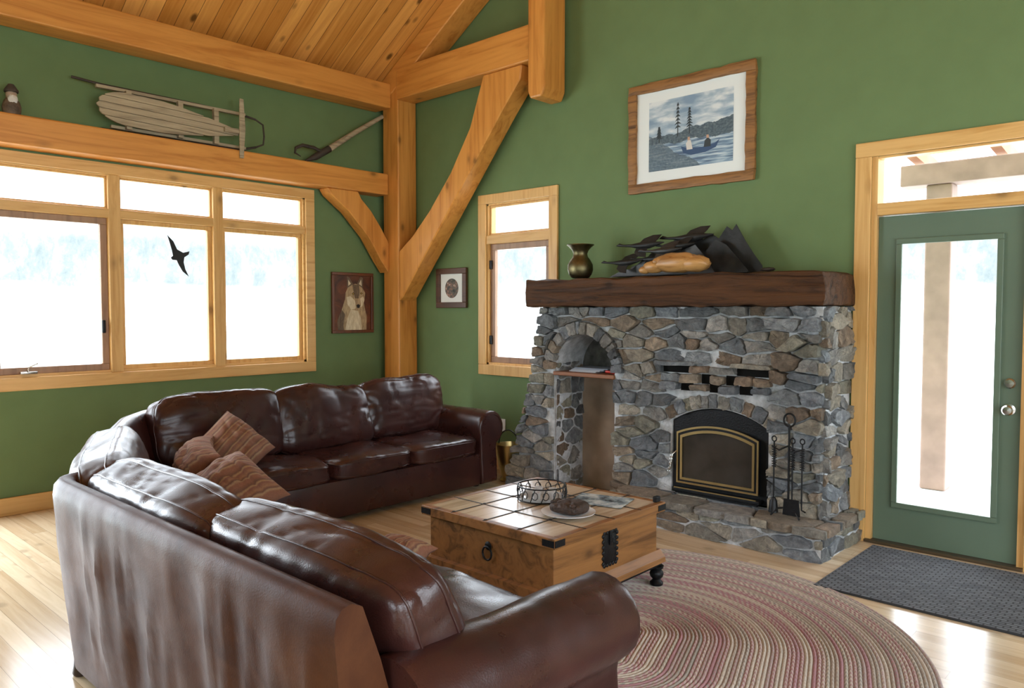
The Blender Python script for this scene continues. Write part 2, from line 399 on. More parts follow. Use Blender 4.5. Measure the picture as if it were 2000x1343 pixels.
# ------------------------------------------------------------------ stone fireplace
def clip(poly,nx,nz,c):
    out=[];n=len(poly)
    for i in range(n):
        a=poly[i];b=poly[(i+1)%n];da=nx*a[0]+nz*a[1]-c;db=nx*b[0]+nz*b[1]-c
        if da<=0: out.append(a)
        if (da<0 and db>0) or (da>0 and db<0):
            t=da/(da-db); out.append((a[0]+(b[0]-a[0])*t,a[1]+(b[1]-a[1])*t))
    return out
def area(p): return abs(sum(p[i][0]*p[(i+1)%len(p)][1]-p[(i+1)%len(p)][0]*p[i][1] for i in range(len(p))))/2
PAL=[(.30,.285,.26),(.35,.32,.27),(.40,.35,.27),(.29,.21,.145),(.25,.27,.29),(.19,.198,.205),(.33,.31,.24),(.29,.305,.315),(.41,.39,.36),(.35,.275,.20),(.23,.245,.265),(.45,.40,.32)]
class Stones:
    def __init__(s): s.v=[];s.f=[];s.c=[]
    def stone(s,poly,mapf,h,rng,cut=.007,flat=False):
        p=poly
        q=[];n=len(p)
        for i in range(n):
            a=p[i];b=p[(i+1)%n]; L=math.dist(a,b)
            r=min(.3,cut/max(L,1e-5))
            q.append((a[0]+(b[0]-a[0])*r,a[1]+(b[1]-a[1])*r))
            if L>.06:
                for tt in (.35,.65): q.append((a[0]+(b[0]-a[0])*tt+rng.uniform(-.007,.007),a[1]+(b[1]-a[1])*tt+rng.uniform(-.007,.007)))
            q.append((b[0]+(a[0]-b[0])*r,b[1]+(a[1]-b[1])*r))
        p=q;n=len(p)
        cx=sum(a[0] for a in p)/n;cz=sum(a[1] for a in p)/n
        col=rng.choice(PAL); k=rng.uniform(.7,1.2); col=tuple(min(1,x*k) for x in col)
        o=len(s.v); tl=.05 if flat else 1
        tilt=(rng.uniform(-.20,.20)*tl,rng.uniform(-.26,.26)*tl); nf0=len(s.f)
        rings=[(1.0,-.015),(.995,h*.8),(.965,h),(.55,h*1.03)]
        for sc,hh in rings:
            for a in p:
                x=cx+(a[0]-cx)*sc;z=cz+(a[1]-cz)*sc
                e=hh+((x-cx)*tilt[0]+(z-cz)*tilt[1] if hh>0 else 0)+(rng.uniform(-.006,.006)*(tl if flat else 1) if hh>h*.8 else 0)
                s.v.append(mapf(x,z,e))
        s.v.append(mapf(cx,cz,h*1.03))
        for r in range(3):
            for i in range(n): s.f.append([o+r*n+i,o+r*n+(i+1)%n,o+(r+1)*n+(i+1)%n,o+(r+1)*n+i])
        for i in range(n): s.f.append([o+3*n+i,o+3*n+(i+1)%n,o+4*n])
        s.c+=[col]*(len(s.f)-nf0)
    def field(s,reg,sx,sz,mapf,prot=lambda x,z:0,push=None,gap=.013,seed=1,hr=(.012,.045),hole=None,flat=False):
        rng=random.Random(seed)
        xs=[p[0] for p in reg];zs=[p[1] for p in reg]
        seeds=[];z=min(zs)-sz*.5
        while z<max(zs)+sz:
            x=min(xs)-sx*rng.uniform(.2,1.0); rz=rng.uniform(.55,1.4)
            while x<max(xs)+sx:
                seeds.append((x+rng.uniform(-.12,.12)*sx,z+rng.uniform(-.18,.18)*sz)); x+=sx*rng.uniform(.5,1.7)
            z+=sz*rz
        for i,a in enumerate(seeds):
            poly=list(reg)
            for j,b in enumerate(seeds):
                if i==j: continue
                dx=(b[0]-a[0])/sx;dz=(b[1]-a[1])/sz
                if dx*dx+dz*dz>10: continue
                nx=2*dx/sx;nz=2*dz/sz;c=(b[0]/sx)**2+(b[1]/sz)**2-(a[0]/sx)**2-(a[1]/sz)**2
                L=math.hypot(nx,nz); poly=clip(poly,nx/L,nz/L,c/L-gap/2)
                if len(poly)<3: break
            if len(poly)<3 or area(poly)<.0010: continue
            cx=sum(p[0] for p in poly)/len(poly);cz=sum(p[1] for p in poly)/len(poly)
            if hole and hole(cx,cz): continue
            if push:
                pp=dense(poly,.03); A0=area(poly)
                q=[push(x,z2,cx,cz) for (x,z2) in pp]
                r=[]
                for t in q:
                    if not r or math.dist(t,r[-1])>.006: r.append(t)
                moved=any(math.dist(q[k2],pp[k2])>.001 for k2 in range(len(pp)))
                if moved:
                    if len(r)<4 or area(r)<max(.0008,A0*.12): continue
                    poly=r
            cx=sum(p[0] for p in poly)/len(poly);cz=sum(p[1] for p in poly)/len(poly)
            s.stone(poly,mapf,rng.uniform(*hr)+prot(cx,cz),rng,cut=.007 if len(poly)<9 else .003,flat=flat)
    def obj(s,name,mat,parent):
        o=part(name,(s.v,s.f),mat,parent,ang=.35,fixn=False)
        at=o.data.color_attributes.new('Col','FLOAT_COLOR','CORNER')
        for pi,pl in enumerate(o.data.polygons):
            c=s.c[pi]
            for li in pl.loop_indices: at.data[li].color=(c[0],c[1],c[2],1)
        return o
def m_stone():
    m,nt,b=nm('field_stone'); a=nd(nt,'ShaderNodeVertexColor'); a.layer_name='Col'
    co=objco(nt); f=noi(nt,co,18,9,.75,.5)
    col=mix(nt,1.0,a.outputs[0],ramp(nt,f,[(.28,(.38,.38,.40)),(.5,(1,1,1)),(.72,(1.9,1.87,1.82))]),'MULTIPLY')
    f2=noi(nt,co,6,6,.65,.3)
    col=mix(nt,ramp(nt,f2,[(.58,(0,0,0)),(.75,(.4,.4,.4))]),col,(.27,.19,.12,1))
    nt.links.new(col,b.inputs['Base Color']); b.inputs['Roughness'].default_value=.5
    bump(nt,b,noi(nt,co,24,9,.78),1.0,.045); return m
M_stone=m_stone()
M_mort=simple('mortar',(.46,.465,.47,1),.9,bs=.9,bscale=60,var=.3,vscale=16)
FP=thing('stone_fireplace','gray and tan fieldstone fireplace with arched niche and raised hearth','fireplace',(3.3,-.2,0))
NX,NZ,NR=2.79,1.01,.285
FX,FR,FZ=3.92,.66,.155
FY=-.41
RA,RB,RC,RD=3.495,4.30,.925,1.108
def hole(x,z):
    if z<=NZ and abs(x-NX)<NR: return True
    if z>NZ and math.hypot(x-NX,z-NZ)<NR+.06: return True
    if abs(x-FX)<.36 and math.hypot(x-FX,z-FZ)<FR+.07: return True
    if abs(x-FX)<.36 and z<.6: return True
    return RA<x<RB and RC<z<RD
def push(x,z,cx,cz):
    if z<=NZ-.02:
        if abs(x-NX)<NR+.008: x=NX+(NR+.008)*(1 if cx>NX else -1)
    else:
        r=math.hypot(x-NX,z-NZ); g=.103
        if r<NR+g:
            if cz<NZ and r<NR+g: 
                x=NX+(1 if cx>NX else -1)*math.sqrt(max(0,(NR+g)**2-(z-NZ)**2)) 
            else:
                r=max(r,1e-3); k=(NR+g)/r; x=NX+(x-NX)*k; z=NZ+(z-NZ)*k
    dx=x-FX; r=math.hypot(dx,z-FZ); cd=abs(cx-FX)
    if abs(dx)<.36 and r<FR+.105:
        if cd>.36 or cz<.7: x=FX+.365*(1 if cx>FX else -1)
        else:
            k=(FR+.105)/max(r,1e-3); z=FZ+(z-FZ)*k; x=FX+dx*k
    if RA<x<RB and RC<z<RD:
        opts=[]
        if cx<=RA: opts.append((x-RA,'a'))
        if cx>=RB: opts.append((RB-x,'b'))
        if cz<=RC: opts.append((z-RC,'c'))
        if cz>=RD: opts.append((RD-z,'d'))
        if opts:
            m=min(opts)[1]
            if m=='a': x=RA
            elif m=='b': x=RB
            elif m=='c': z=RC
            else: z=RD
    return (x,z)
XL0,XL1=2.05,2.37
def prot(x,z):
    if x>4.34:
        if z>1.22: return .105
        if z>1.05: return .065
        return .03
    if x<3.40: return .022
    if z>1.2: return .012
    return 0
st=Stones()
reg=[(XL0,0),(4.63,0),(4.63,1.50),(XL1,1.50)]
st.field(reg,.175,.088,lambda x,z,h:V((x-(.08*max(0,1-abs(z-.15)/.5)+.03*noise.noise(V((1,2,z*9)))) *max(0,(2.40-x)/.3),FY-h,z)),prot,push,seed=3,hole=hole)
st.field([(-.43,0),(-.01,0),(-.01,1.5),(-.43,1.5)],.17,.09,lambda y,z,h:V((4.628+h*.9,y,z)),seed=8)
st.field([(-.50,1.08),(-.40,1.08),(-.40,1.5),(-.50,1.5)],.17,.09,lambda y,z,h:V((4.628+h*.9,y,z)),seed=18)
st.field([(-.40,0),(-.06,0),(-.06,NZ+.05),(-.40,NZ+.05)],.15,.10,lambda y,z,h:V((NX-NR-.01+h*.6,y,z)),seed=9)
rng=random.Random(5)
def fan(cx,cz,r0,r1,a0,a1,n,h=(.03,.055),var=.015):
    w=[rng.uniform(.6,1.4) for _ in range(n)]; T=sum(w); acc=0
    for i in range(n):
        t0=a0+(a1-a0)*(acc+.06)/T; acc+=w[i]; t1=a0+(a1-a0)*(acc-.06)/T
        rr=r1+rng.uniform(-var,.0)
        st.stone([(cx+r0*math.cos(t0),cz+r0*math.sin(t0)),(cx+r0*math.cos(t1),cz+r0*math.sin(t1)),(cx+rr*math.cos(t1),cz+rr*math.sin(t1)),(cx+rr*math.cos(t0),cz+rr*math.sin(t0))],lambda x,z,h2:V((x,FY-h2,z)),rng.uniform(*h),rng,.006)
fan(NX,NZ,NR,NR+.100,math.pi,0,15,(.045,.068))
a=math.asin(.36/FR)
fan(FX,FZ,FR+.005,FR+.102,math.pi/2+a,math.pi/2-a,11,(.015,.035),.015)
slots=[]
for (za,zb,row) in ((1.052,1.100,[(3.50,3.73,'S'),(3.74,3.86,'T'),(3.868,4.05,'T'),(4.058,4.29,'S')]),
                    (.985,1.040,[(3.50,3.65,'T'),(3.658,3.795,'T'),(3.802,3.885,'S'),(3.893,3.975,'T'),(3.982,4.055,'S'),(4.063,4.185,'T'),(4.193,4.29,'T')]),
                    (.930,.977,[(3.50,3.635,'T'),(3.642,3.725,'S'),(3.733,3.855,'T'),(3.862,3.935,'S'),(3.943,4.07,'T'),(4.078,4.155,'S'),(4.163,4.29,'T')])):
    for a_,b_,k_ in row:
        if k_=='S': slots.append((a_,b_,za,zb))
        j=lambda q: rng.uniform(-q,q)
        if k_=='T': st.stone([(a_-.004+j(.008),za+j(.007)),(b_+.004+j(.008),za+j(.007)),(b_+.002+j(.010),zb+j(.008)),(a_+j(.010),zb+j(.008))],lambda x,z,h2:V((x,FY-h2,z)),rng.uniform(.045,.08),rng,.008)
# thin ledge stones above the top vents
for a_,b_ in ((3.47,3.76),(4.03,4.32)):
    st.stone([(a_,1.102),(b_,1.100),(b_-.01,1.128),(a_+.01,1.130)],lambda x,z,h2:V((x,FY-h2,z)),.085,rng,.006)
HZ=.205
st.field([(3.25,0),(4.72,0),(4.72,HZ-.05),(3.25,HZ-.05)],.22,.08,lambda x,z,h:V((x,-.66-h*.6,z)),seed=11)
st.field([(-.66,0),(-.02,0),(-.02,HZ-.05),(-.66,HZ-.05)],.2,.08,lambda y,z,h:V((4.71+h*.5,y,z)),seed=12)
st.field([(3.23,-.70),(4.75,-.70),(4.75,-.42),(3.23,-.42)],.28,.2,lambda x,y,h:V((x,y,HZ-.035+h*.9)),seed=13,gap=.014,hr=(.034,.039),flat=True)
st.field([(4.66,-.42),(4.75,-.42),(4.75,-.02),(4.66,-.02)],.2,.2,lambda x,y,h:V((x,y,HZ-.035+h*.9)),seed=14,gap=.014,hr=(.034,.039),flat=True)
st.obj('stonework',M_stone,FP)
bm=bmesh.new()
def loop(pts):
    vs=[bm.verts.new((x,FY-.002,z)) for x,z in pts]; es=[bm.edges.new((vs[i],vs[(i+1)%len(vs)])) for i in range(len(vs))]; return vs,es
niche=[(NX-NR,.0)]+[(NX+NR*math.cos(math.pi-math.pi*i/20),NZ+NR*math.sin(math.pi*i/20)) for i in range(21)]+[(NX+NR,.0)]
fb=[(FX-.355,HZ)]+[(FX+FR*math.cos(math.pi/2+a-2*a*i/16)*.98,FZ+FR*math.sin(math.pi/2+a-2*a*i/16)) for i in range(17)]+[(FX+.355,HZ)]
outer=[(XL0,0)]+niche+[(4.63,0),(4.63,1.50),(XL1,1.50)]
_,e1=loop(outer); _,e2=loop(fb)
bmesh.ops.triangle_fill(bm,use_beauty=True,edges=e1+e2)
g1=bmg(bm)
def ribbon(pts,y0,y1):
    vs=[];fs=[]
    for x,z in pts: vs+= [V((x,y0,z)),V((x,y1,z))]
    for i in range(len(pts)-1): fs.append([2*i,2*i+1,2*i+3,2*i+2])
    return vs,fs
left_m=g_prism([(XL0+.01,0),(NX-NR-.006,0),(NX-NR-.006,NZ),(NX-NR-.10,NZ+.1),(NX-NR-.1,1.49),(XL1+.005,1.49)],'Y',FY-.012,FY)
mid_m=g_prism([(NX+NR+.006,0),(3.32,0),(3.32,1.49),(NX+NR+.1,1.49),(NX+NR+.1,NZ+.1),(NX+NR+.006,NZ)],'Y',FY-.012,FY)
part('mortar',[g1,ribbon(niche,FY,-.02),ribbon(fb,FY,-.1),ribbon([(XL0,0),(XL1,1.5),(4.63,1.5),(4.63,0)],FY,-.005),left_m,mid_m,g_box((4.42,FY-.018,HZ),(4.625,FY,1.10)),g_box((4.43,FY-.048,1.12),(4.63,FY,1.30)),g_box((4.43,FY-.080,1.30),(4.635,FY,1.5)),g_box((3.25,-.66,0),(4.71,-.42,HZ-.03)),g_box((4.635,-.42,0),(4.71,-.02,HZ-.03))],M_mort,FP,smooth=False,fixn=False)
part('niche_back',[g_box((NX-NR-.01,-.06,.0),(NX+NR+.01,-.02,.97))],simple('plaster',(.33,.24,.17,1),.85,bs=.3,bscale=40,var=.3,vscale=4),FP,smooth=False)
part('niche_back_upper',[g_box((NX-NR-.01,-.06,.97),(NX+NR+.01,-.02,NZ+NR+.02))],simple('dark_stone',(.11,.105,.095,1),.9,bs=.9,bscale=25,var=.5,vscale=12,spec=.1),FP,smooth=False)  # darker stone panel above the shelf
part('niche_floor',[g_box((NX-NR,-.42,.0),(NX+NR,-.06,.02))],simple('dark_floor',(.05,.045,.04,1),.9,bs=.6,bscale=50,var=.4),FP,smooth=False)  # near-black mottled niche floor
part('pale_patch',g_prism([(2.93+.07*math.cos(t*.35)*(1+.3*math.sin(t*1.7)),.52+.17*math.sin(t*.35)*(1+.25*math.cos(t*2.3))) for t in range(18)],'Y',-.064,-.060),simple('pale_plaster',(.55,.53,.52,1),.9,var=.15),FP,smooth=False)  # paler irregular patch on the tan niche back
part('niche_shelf',g_box((NX-NR-.005,-.44,.965),(NX+NR+.01,-.06,.995),.005),wood('cedar',lin('#8e5830'),lin('#653a1e'),'X',.5,.3),FP,smooth=False)
M_slot_shade=simple('slot_shade',(.010,.009,.008,1),.9,spec=.1)  # flat near-black that paints in the shade inside the vent openings
for a_,b_,c_,d_ in slots: part('vent_slot',g_box((a_-.006,FY-.006,c_-.006),(b_+.006,FY+.03,d_+.004)),M_slot_shade,FP,smooth=False)
part('mantel_beam',g_box((2.28,-.53,1.505),(4.655,-.004,1.715),.012,2,5,.018,8),M_mant,FP,ang=.3)
I=thing('fireplace_insert','black wood-burning insert with brass-trimmed arched glass door','fireplace insert',(FX,-.4,HZ))
def archp(hw,zb,zs,sag,n=16):
    R=(hw*hw+sag*sag)/(2*sag); cz=zs+sag-R; aa=math.asin(hw/R)
    return [(FX-hw,zb)]+[(FX+R*math.sin(-aa+2*aa*i/n),cz+R*math.cos(-aa+2*aa*i/n)) for i in range(n+1)]+[(FX+hw,zb)]
part('surround_plate',g_prism(archp(.352,HZ+.005,.705,.105),'Y',-.40,-.375,.004),M_black,I)
def archring(o,i_,y0,y1):
    n=len(o);vs=[];fs=[]
    for p,q in zip(o,i_): vs+=[V((p[0],y0,p[1])),V((q[0],y0,q[1])),V((q[0],y1,q[1])),V((p[0],y1,p[1]))]
    for k in range(n):
        j=(k+1)%n
        for t in range(4): fs.append([4*k+t,4*j+t,4*j+(t+1)%4,4*k+(t+1)%4])
    return vs,fs
part('door_frame',archring(archp(.295,.285,.63,.06),archp(.262,.315,.605,.053),-.435,-.40),M_black,I)
part('brass_trim',[archring(archp(.30,.280,.635,.063),archp(.288,.292,.625,.060),-.442,-.434),archring(archp(.272,.305,.613,.056),archp(.256,.321,.599,.052),-.442,-.434)],M_brassb,I)
part('door_glass',g_prism(archp(.262,.315,.605,.053),'Y',-.428,-.405),simple('smoked_glass',(.040,.034,.028,1),.16,var=.3),I,smooth=False)
part('ash_lip',[g_box((FX-.32,-.47,HZ+.02),(FX+.32,-.40,HZ+.045),.006),g_box((FX-.30,-.455,HZ+.006),(FX+.30,-.40,HZ+.02))],M_black,I,smooth=False)
part('ash_lip_trim',g_box((FX-.30,-.474,HZ+.045),(FX+.30,-.468,HZ+.052)),M_brassb,I,smooth=False)
def helix(p0,p1,r,turns,n=10):
    p0=V(p0);p1=V(p1);t=(p1-p0).normalized();a=t.orthogonal().normalized();b=t.cross(a);N=turns*n
    return [p0.lerp(p1,i/N)+(a*math.cos(2*math.pi*i/n)+b*math.sin(2*math.pi*i/n))*r for i in range(N+1)]
part('spring_handle',[g_tube([(FX-.305,-.435,.50),(FX-.315,-.47,.48),(FX-.335,-.48,.36)],.005),g_tube(helix((FX-.318,-.472,.47),(FX-.335,-.48,.36),.010,9),.0028,6)],M_steel,I)

# ------------------------------------------------------------------ sofa
SF=thing('sectional_sofa','dark burgundy leather sectional sofa with rolled arms','sofa',(2.8,-2.6,0))
prof=[(.035,.045),(.01,.30),(-.015,.60),(-.028,.75),(-.022,.79),(-.005,.81),(.02,.815),(.05,.80),(.10,.66),(.16,.45),(.18,.3),(.18,.045)]
def dsp(s,a_,z):
    if a_<.04 and z<.79:
        w=noise.noise(V((s*4.5,z*.6,1)))*.026-(1-abs(noise.noise(V((s*6+z*.8,z*.6,7)))))**8*.012
        return w*min(1,max(0,(z-.05)*4))*min(1,max(.15,(.79-z)*6))
    return 0
prof2=dense(prof,.045)
part('back_frame',g_sweep([(4.96,-4.13),(3.02,-4.13),(2.94,-4.09),(2.92,-3.98)],prof2,.03,dsp,3),M_leab,SF,ang=1.0)
part('back_frame',g_sweep([(2.95,-4.0),(2.0,-3.60),(1.38,-3.28),(1.08,-3.02),(1.02,-2.75),(1.02,-.50)],prof2,.03,dsp,8),M_lea,SF,ang=1.0)
def arm(cx,sgn,y0,y1,axis):
    prof=[(-.10,.04),(-.115,.25),(-.125,.42)]
    for i in range(15):
        t=math.radians(205-(205+65)*i/14); prof.append((.01+.145*math.cos(t),.50+.145*math.sin(t)))
    prof+=[(.065,.33),(.075,.2),(.08,.04)]
    prof=dense(prof,.035); n=len(prof); vs=[];fs=[]
    N=36; cxx=sum(p[0] for p in prof)/n; czz=.40
    lst=[(i/N,1.0) for i in range(N+1)]+[(1+.012,.975),(1.02,.92),(1.022,.88),(1.012,.86),(1.014,.5)]
    for t,sc in lst:
        d_=y0+(y1-y0)*t
        for a_,z in prof:
            w=(noise.noise(V((a_*5,z*5,d_*3)))*.010-(1-abs(noise.noise(V((a_*3,z*3,d_*6)))))**10*.004)*(1 if sc==1 else .3)
            A=cxx+(a_-cxx)*sc; Z=czz+(z-czz)*sc
            r=V((a_-.01,z-.5)); r=r.normalized() if r.length>0 else r
            A+=r.x*w; Z+=r.y*w
            if axis=='Y': vs.append(V((cx+sgn*A,d_,Z)))
            else: vs.append(V((d_,cx+sgn*A,Z)))
    m=len(lst)
    for i in range(m-1):
        for k2 in range(n): fs.append([i*n+k2,i*n+(k2+1)%n,(i+1)*n+(k2+1)%n,(i+1)*n+k2])
    fs.append(list(range(n))); fs.append([(m-1)*n+k2 for k2 in range(n)])
    return vs,fs
part('arm',arm(4.94,1,-3.99,-3.14,'Y'),M_lea,SF,ang=1.0)
part('arm',arm(-.58,1,1.10,1.93,'X'),M_lea,SF,ang=1.0)
part('seat_base',g_box((1.15,-2.85,.035),(1.93,-.68,.30),.02,2),M_lea,SF)
part('seat_base',g_box((2.95,-3.98,.035),(4.84,-3.12,.30),.02,2),M_lea,SF)
wp=[(1.2,-2.85),(1.93,-2.85),(2.95,-3.12),(2.95,-3.90),(2.0,-3.48),(1.4,-3.15)]
part('seat_base',g_prism(wp,'Z',.035,.30,.015,2),M_lea,SF)
def cs(name,*a_,**k_): return part(name,g_cushion(*a_,**k_),M_lea,SF,ang=1.2)
X=V((1,0,0));Y=V((0,1,0));Z=V((0,0,1))
for i,(a_,b_) in enumerate([(-.70,-1.40),(-1.40,-2.10),(-2.10,-2.82)]):
    cs('seat_cushion',((1.60),(a_+b_)/2,.365),Y,X,Z,abs(b_-a_)/2+.004,.36,.090,e=7,seed=i+1,wr=.012,taper=.25,welt=(.6,-.6),n=26)
for i,(a_,b_) in enumerate([(3.0,3.92),(3.92,4.82)]):
    cs('seat_cushion',((a_+b_)/2,-3.42,.370),X,Y,Z,(b_-a_)/2+.004,.37,.095,e=7,seed=i+11,wr=.010,taper=.25,welt=(.6,-.6),n=26)
part('seat_cushion',g_prism([(1.25,-2.83),(1.94,-2.83),(2.98,-3.12),(2.98,-3.80),(2.0,-3.42),(1.45,-3.1)],'Z',.29,.45,.035,3),M_lea,SF)
def leanv(nx,ny,deg):
    t=math.radians(deg); nrm=V((nx*math.cos(t),ny*math.cos(t),math.sin(t))); up=V((-nx*math.sin(t),-ny*math.sin(t),math.cos(t))); return up,nrm
up,nr=leanv(1,0,14)
for i,(a_,b_,zc) in enumerate([(-.60,-1.44,.665),(-1.38,-2.22,.65),(-2.16,-3.06,.66)]):
    cs('back_cushion',(1.32,(a_+b_)/2,zc),Y,up,nr,abs(b_-a_)/2+.015,.245,.13,e=5.5,seed=i+21,wr=.016,taper=.42,welt=(.5,),crown=.05,n=34)
up,nr=leanv(0,1,21)
for i,(a_,b_,yy,zz) in enumerate([(2.98,4.08,-3.88,.620),(3.90,4.96,-3.83,.610)]):
    cs('back_cushion',((a_+b_)/2,yy,zz),X,up,nr,(b_-a_)/2+.01,.245,.145,e=6.5,seed=i+31,wr=.009,taper=.38,welt=(.5,-.5),crown=.03,n=40)
tg=V((.92,-.39,0)).normalized(); nx,ny=-tg.y,tg.x
up,nr=leanv(nx,ny,18)
cs('back_cushion',(2.50,-3.71,.620),tg,up,nr,.66,.24,.150,e=6,seed=41,wr=.009,taper=.38,welt=(.5,-.5),crown=.03,n=34)
M_leg=simple('leg_dark',(.03,.015,.01,1),.4)
for p in [(3.02,-4.06),(4.9,-4.02),(1.8,-.62),(1.12,-.6),(1.8,-2.8)]:
    part('leg',g_lathe([(.03,0),(.035,.01),(.03,.04),(.025,.085)],(p[0],p[1],0),16),M_leg,SF)
part('leg',g_lathe([(.03,0),(.035,.01),(.03,.04),(.025,.07)],(4.93,-3.22,.0145),16),M_leg,SF)

def m_stripe():
    m,nt,b=nm('striped_fabric'); b.inputs['Roughness'].default_value=.85
    u=objco(nt,(1,1,1),'UV'); sx=nt.nodes.new('ShaderNodeSeparateXYZ'); nt.links.new(u,sx.inputs[0])
    f=mth(nt,'FRACT',mth(nt,'MULTIPLY',mth(nt,'ADD',sx.outputs[0],mth(nt,'MULTIPLY',noi(nt,u,4,2),.05)),4.0))
    col=ramp(nt,f,[(0,lin('#7c523c')),(.18,lin('#624030')),(.26,lin('#94734f')),(.34,lin('#74493a')),(.55,lin('#886246')),(.66,lin('#624034')),(.74,lin('#94785a')),(.84,lin('#7c523e'))])
    nt.links.new(mix(nt,.25,col,noi(nt,objco(nt),120,3),'OVERLAY'),b.inputs['Base Color'])
    bump(nt,b,noi(nt,objco(nt,(200,200,200)),1,2),.2,.002); return m
M_str=m_stripe()
def pillow(c,ax,ay,w,h,t,label,seed):
    c=V(c);ax=V(ax).normalized();ay=V(ay);ay=(ay-ax*ay.dot(ax)).normalized();az=ax.cross(ay);N=30;vs=[];fs=[];uv=[]
    for sd in (1,-1):
        for i in range(N+1):
            for j in range(N+1):
                x=-1+2*i/N;y=-1+2*j/N
                th=max(0,(1-abs(x)**2.6))**.5*max(0,(1-abs(y)**2.6))**.5
                X_=x*(1-.07*(1-y*y)**1)*(1);Y_=y*(1-.07*(1-x*x))
                d_=noise.noise(V((x*2.2,y*2.2,seed+sd*3)))*.35*th-.22*th*(1-abs(noise.noise(V((x*2.5,y*2.5,seed*5+sd)))))**7
                bend=-.35*(x*x+y*y)*.12+.02*noise.noise(V((x*1.3,y*1.3,seed*7)))
                vs.append(c+ax*w*X_+ay*h*Y_+az*(sd*t*(th+d_)+bend)); uv.append((x*.5+.5,y*.5+.5))
    n2=(N+1)**2
    for s_ in range(2):
        for i in range(N):
            for j in range(N):
                q=[s_*n2+i*(N+1)+j,s_*n2+(i+1)*(N+1)+j,s_*n2+(i+1)*(N+1)+j+1,s_*n2+i*(N+1)+j+1]
                fs.append(q if s_ else q[::-1])
    return part('throw_pillow',(vs,fs),M_str,uv=uv,label=label,category='pillow',ang=2.5,group='striped throw pillows on the sofa',fixn=False)
pillow((1.75,-2.74,.615),(.45,.45,-.5),(-.25,.55,.6),.20,.20,.095,'rust and tan striped throw pillow leaning on the sofa back',1)
pillow((1.84,-3.07,.575),(.75,-.3,-.1),(-.35,.5,.55),.24,.16,.08,'rust striped throw pillow slumped in the sofa corner',2)
pillow((2.46,-3.12,.535),(.8,.1,-.35),(-.1,.7,.5),.25,.19,.09,'gold and rust striped throw pillow on the sofa seat',3)
pillow((4.10,-3.30,.560),(.95,.1,.0),(.0,.6,.6),.11,.09,.055,'small striped throw pillow lying near the sofa seat edge',4)

# ------------------------------------------------------------------ coffee table trunk
TB=thing('trunk_coffee_table','square wooden trunk coffee table with iron straps and stand','coffee table',(3.79,-2.045,.0145))
tx0,tx1,ty0,ty1=3.34,4.24,-2.52,-1.60
part('lid',g_box((tx0,ty0,.415),(tx1,ty1,.46),.008,2),M_trunkt,TB,smooth=False)
part('lid_border',[g_box((tx0-.002,ty0-.002,.413),(tx1+.002,ty0+.035,.4612),.003),g_box((tx0-.002,ty1-.035,.413),(tx1+.002,ty1+.002,.4612),.003),g_box((tx0-.002,ty0+.035,.413),(tx0+.035,ty1-.035,.4612),.003),g_box((tx1-.035,ty0+.035,.413),(tx1+.002,ty1-.035,.4612),.003)],M_trunk,TB,smooth=False)
part('body',g_box((tx0+.03,ty0+.03,.17),(tx1-.03,ty1-.03,.415),.006),M_trunk,TB,smooth=False)
part('base_molding',[g_prism([(tx0+.03,.20),(tx0,.165),(tx0-.005,.14),(tx1+.005,.14),(tx1,.165),(tx1-.03,.20)],'Y',ty0-.005,ty1+.005)],M_trunk,TB,smooth=False)
st_=[]
for i in range(1,4):
    u=tx0+(tx1-tx0)*i/4; st_.append(g_box((u-.003,ty0,.4600),(u+.003,ty1,.4630)))
    u=ty0+(ty1-ty0)*i/4; st_.append(g_box((tx0,u-.003,.4600),(tx1,u+.003,.4630)))
for i in range(1,4):
    for j in range(0,5):
        a_=tx0+(tx1-tx0)*i/4;b_=ty0+.02+(ty1-ty0-.04)*j/4
        st_.append(g_ell((a_,b_,.463),(.011,.011,.003),5))
part('iron_strap',st_,simple('brown_iron',(.035,.026,.02,1),.5,.3),TB,smooth=False)
for (cx_,cy_) in ((tx1,ty0),(tx1,ty1),(tx0,ty0)):
    sx=1 if cx_==tx1 else -1; sy=1 if cy_==ty1 else -1
    br=[g_box((min(cx_,cx_-sx*.07),min(cy_,cy_+sy*.005),.422),(max(cx_,cx_-sx*.07),max(cy_,cy_+sy*.005),.452)),
        g_box((min(cx_,cx_+sx*.005),min(cy_,cy_-sy*.07),.422),(max(cx_,cx_+sx*.005),max(cy_,cy_-sy*.07),.452))]
    part('corner_bracket',br,M_black,TB,smooth=False)
ym_=(ty0+ty1)/2
lp=[g_box((tx1-.032,ym_-.055,.235),(tx1-.026,ym_+.055,.39),.002)]
for i in range(6):
    for sgy in (-1,1): lp.append(g_ell((tx1-.025,ym_+sgy*.058,.245+i*.027),(.004,.010,.010),5))
for i in range(5): 
    for zz in (.232,.393): lp.append(g_ell((tx1-.025,ym_-.048+i*.024,zz),(.004,.010,.010),5))
lp.append(g_box((tx1-.026,ym_-.012,.33),(tx1-.018,ym_+.012,.41),.003))
part('lock_plate',lp,M_black,TB)
xm_=3.80
ring=[(xm_+.03*math.cos(t*math.pi/10),ty0+.018,.30+.033*math.sin(t*math.pi/10)) for t in range(20)]
part('ring_handle',g_tube(ring,.005,8,True),M_black,TB)
part('ring_rose',g_ell((xm_,ty0+.026,.335),(.022,.006,.022),8),M_black,TB)
part('iron_stand',[g_box((tx0+.01,ty0+.01,.12),(tx1-.01,ty0+.045,.14),.003),g_box((tx0+.01,ty1-.045,.12),(tx1-.01,ty1-.01,.14),.003),g_box((tx0+.01,ty0+.045,.12),(tx0+.045,ty1-.045,.14),.003),g_box((tx1-.045,ty0+.045,.12),(tx1-.01,ty1-.045,.14),.003)],M_black,TB,smooth=False)
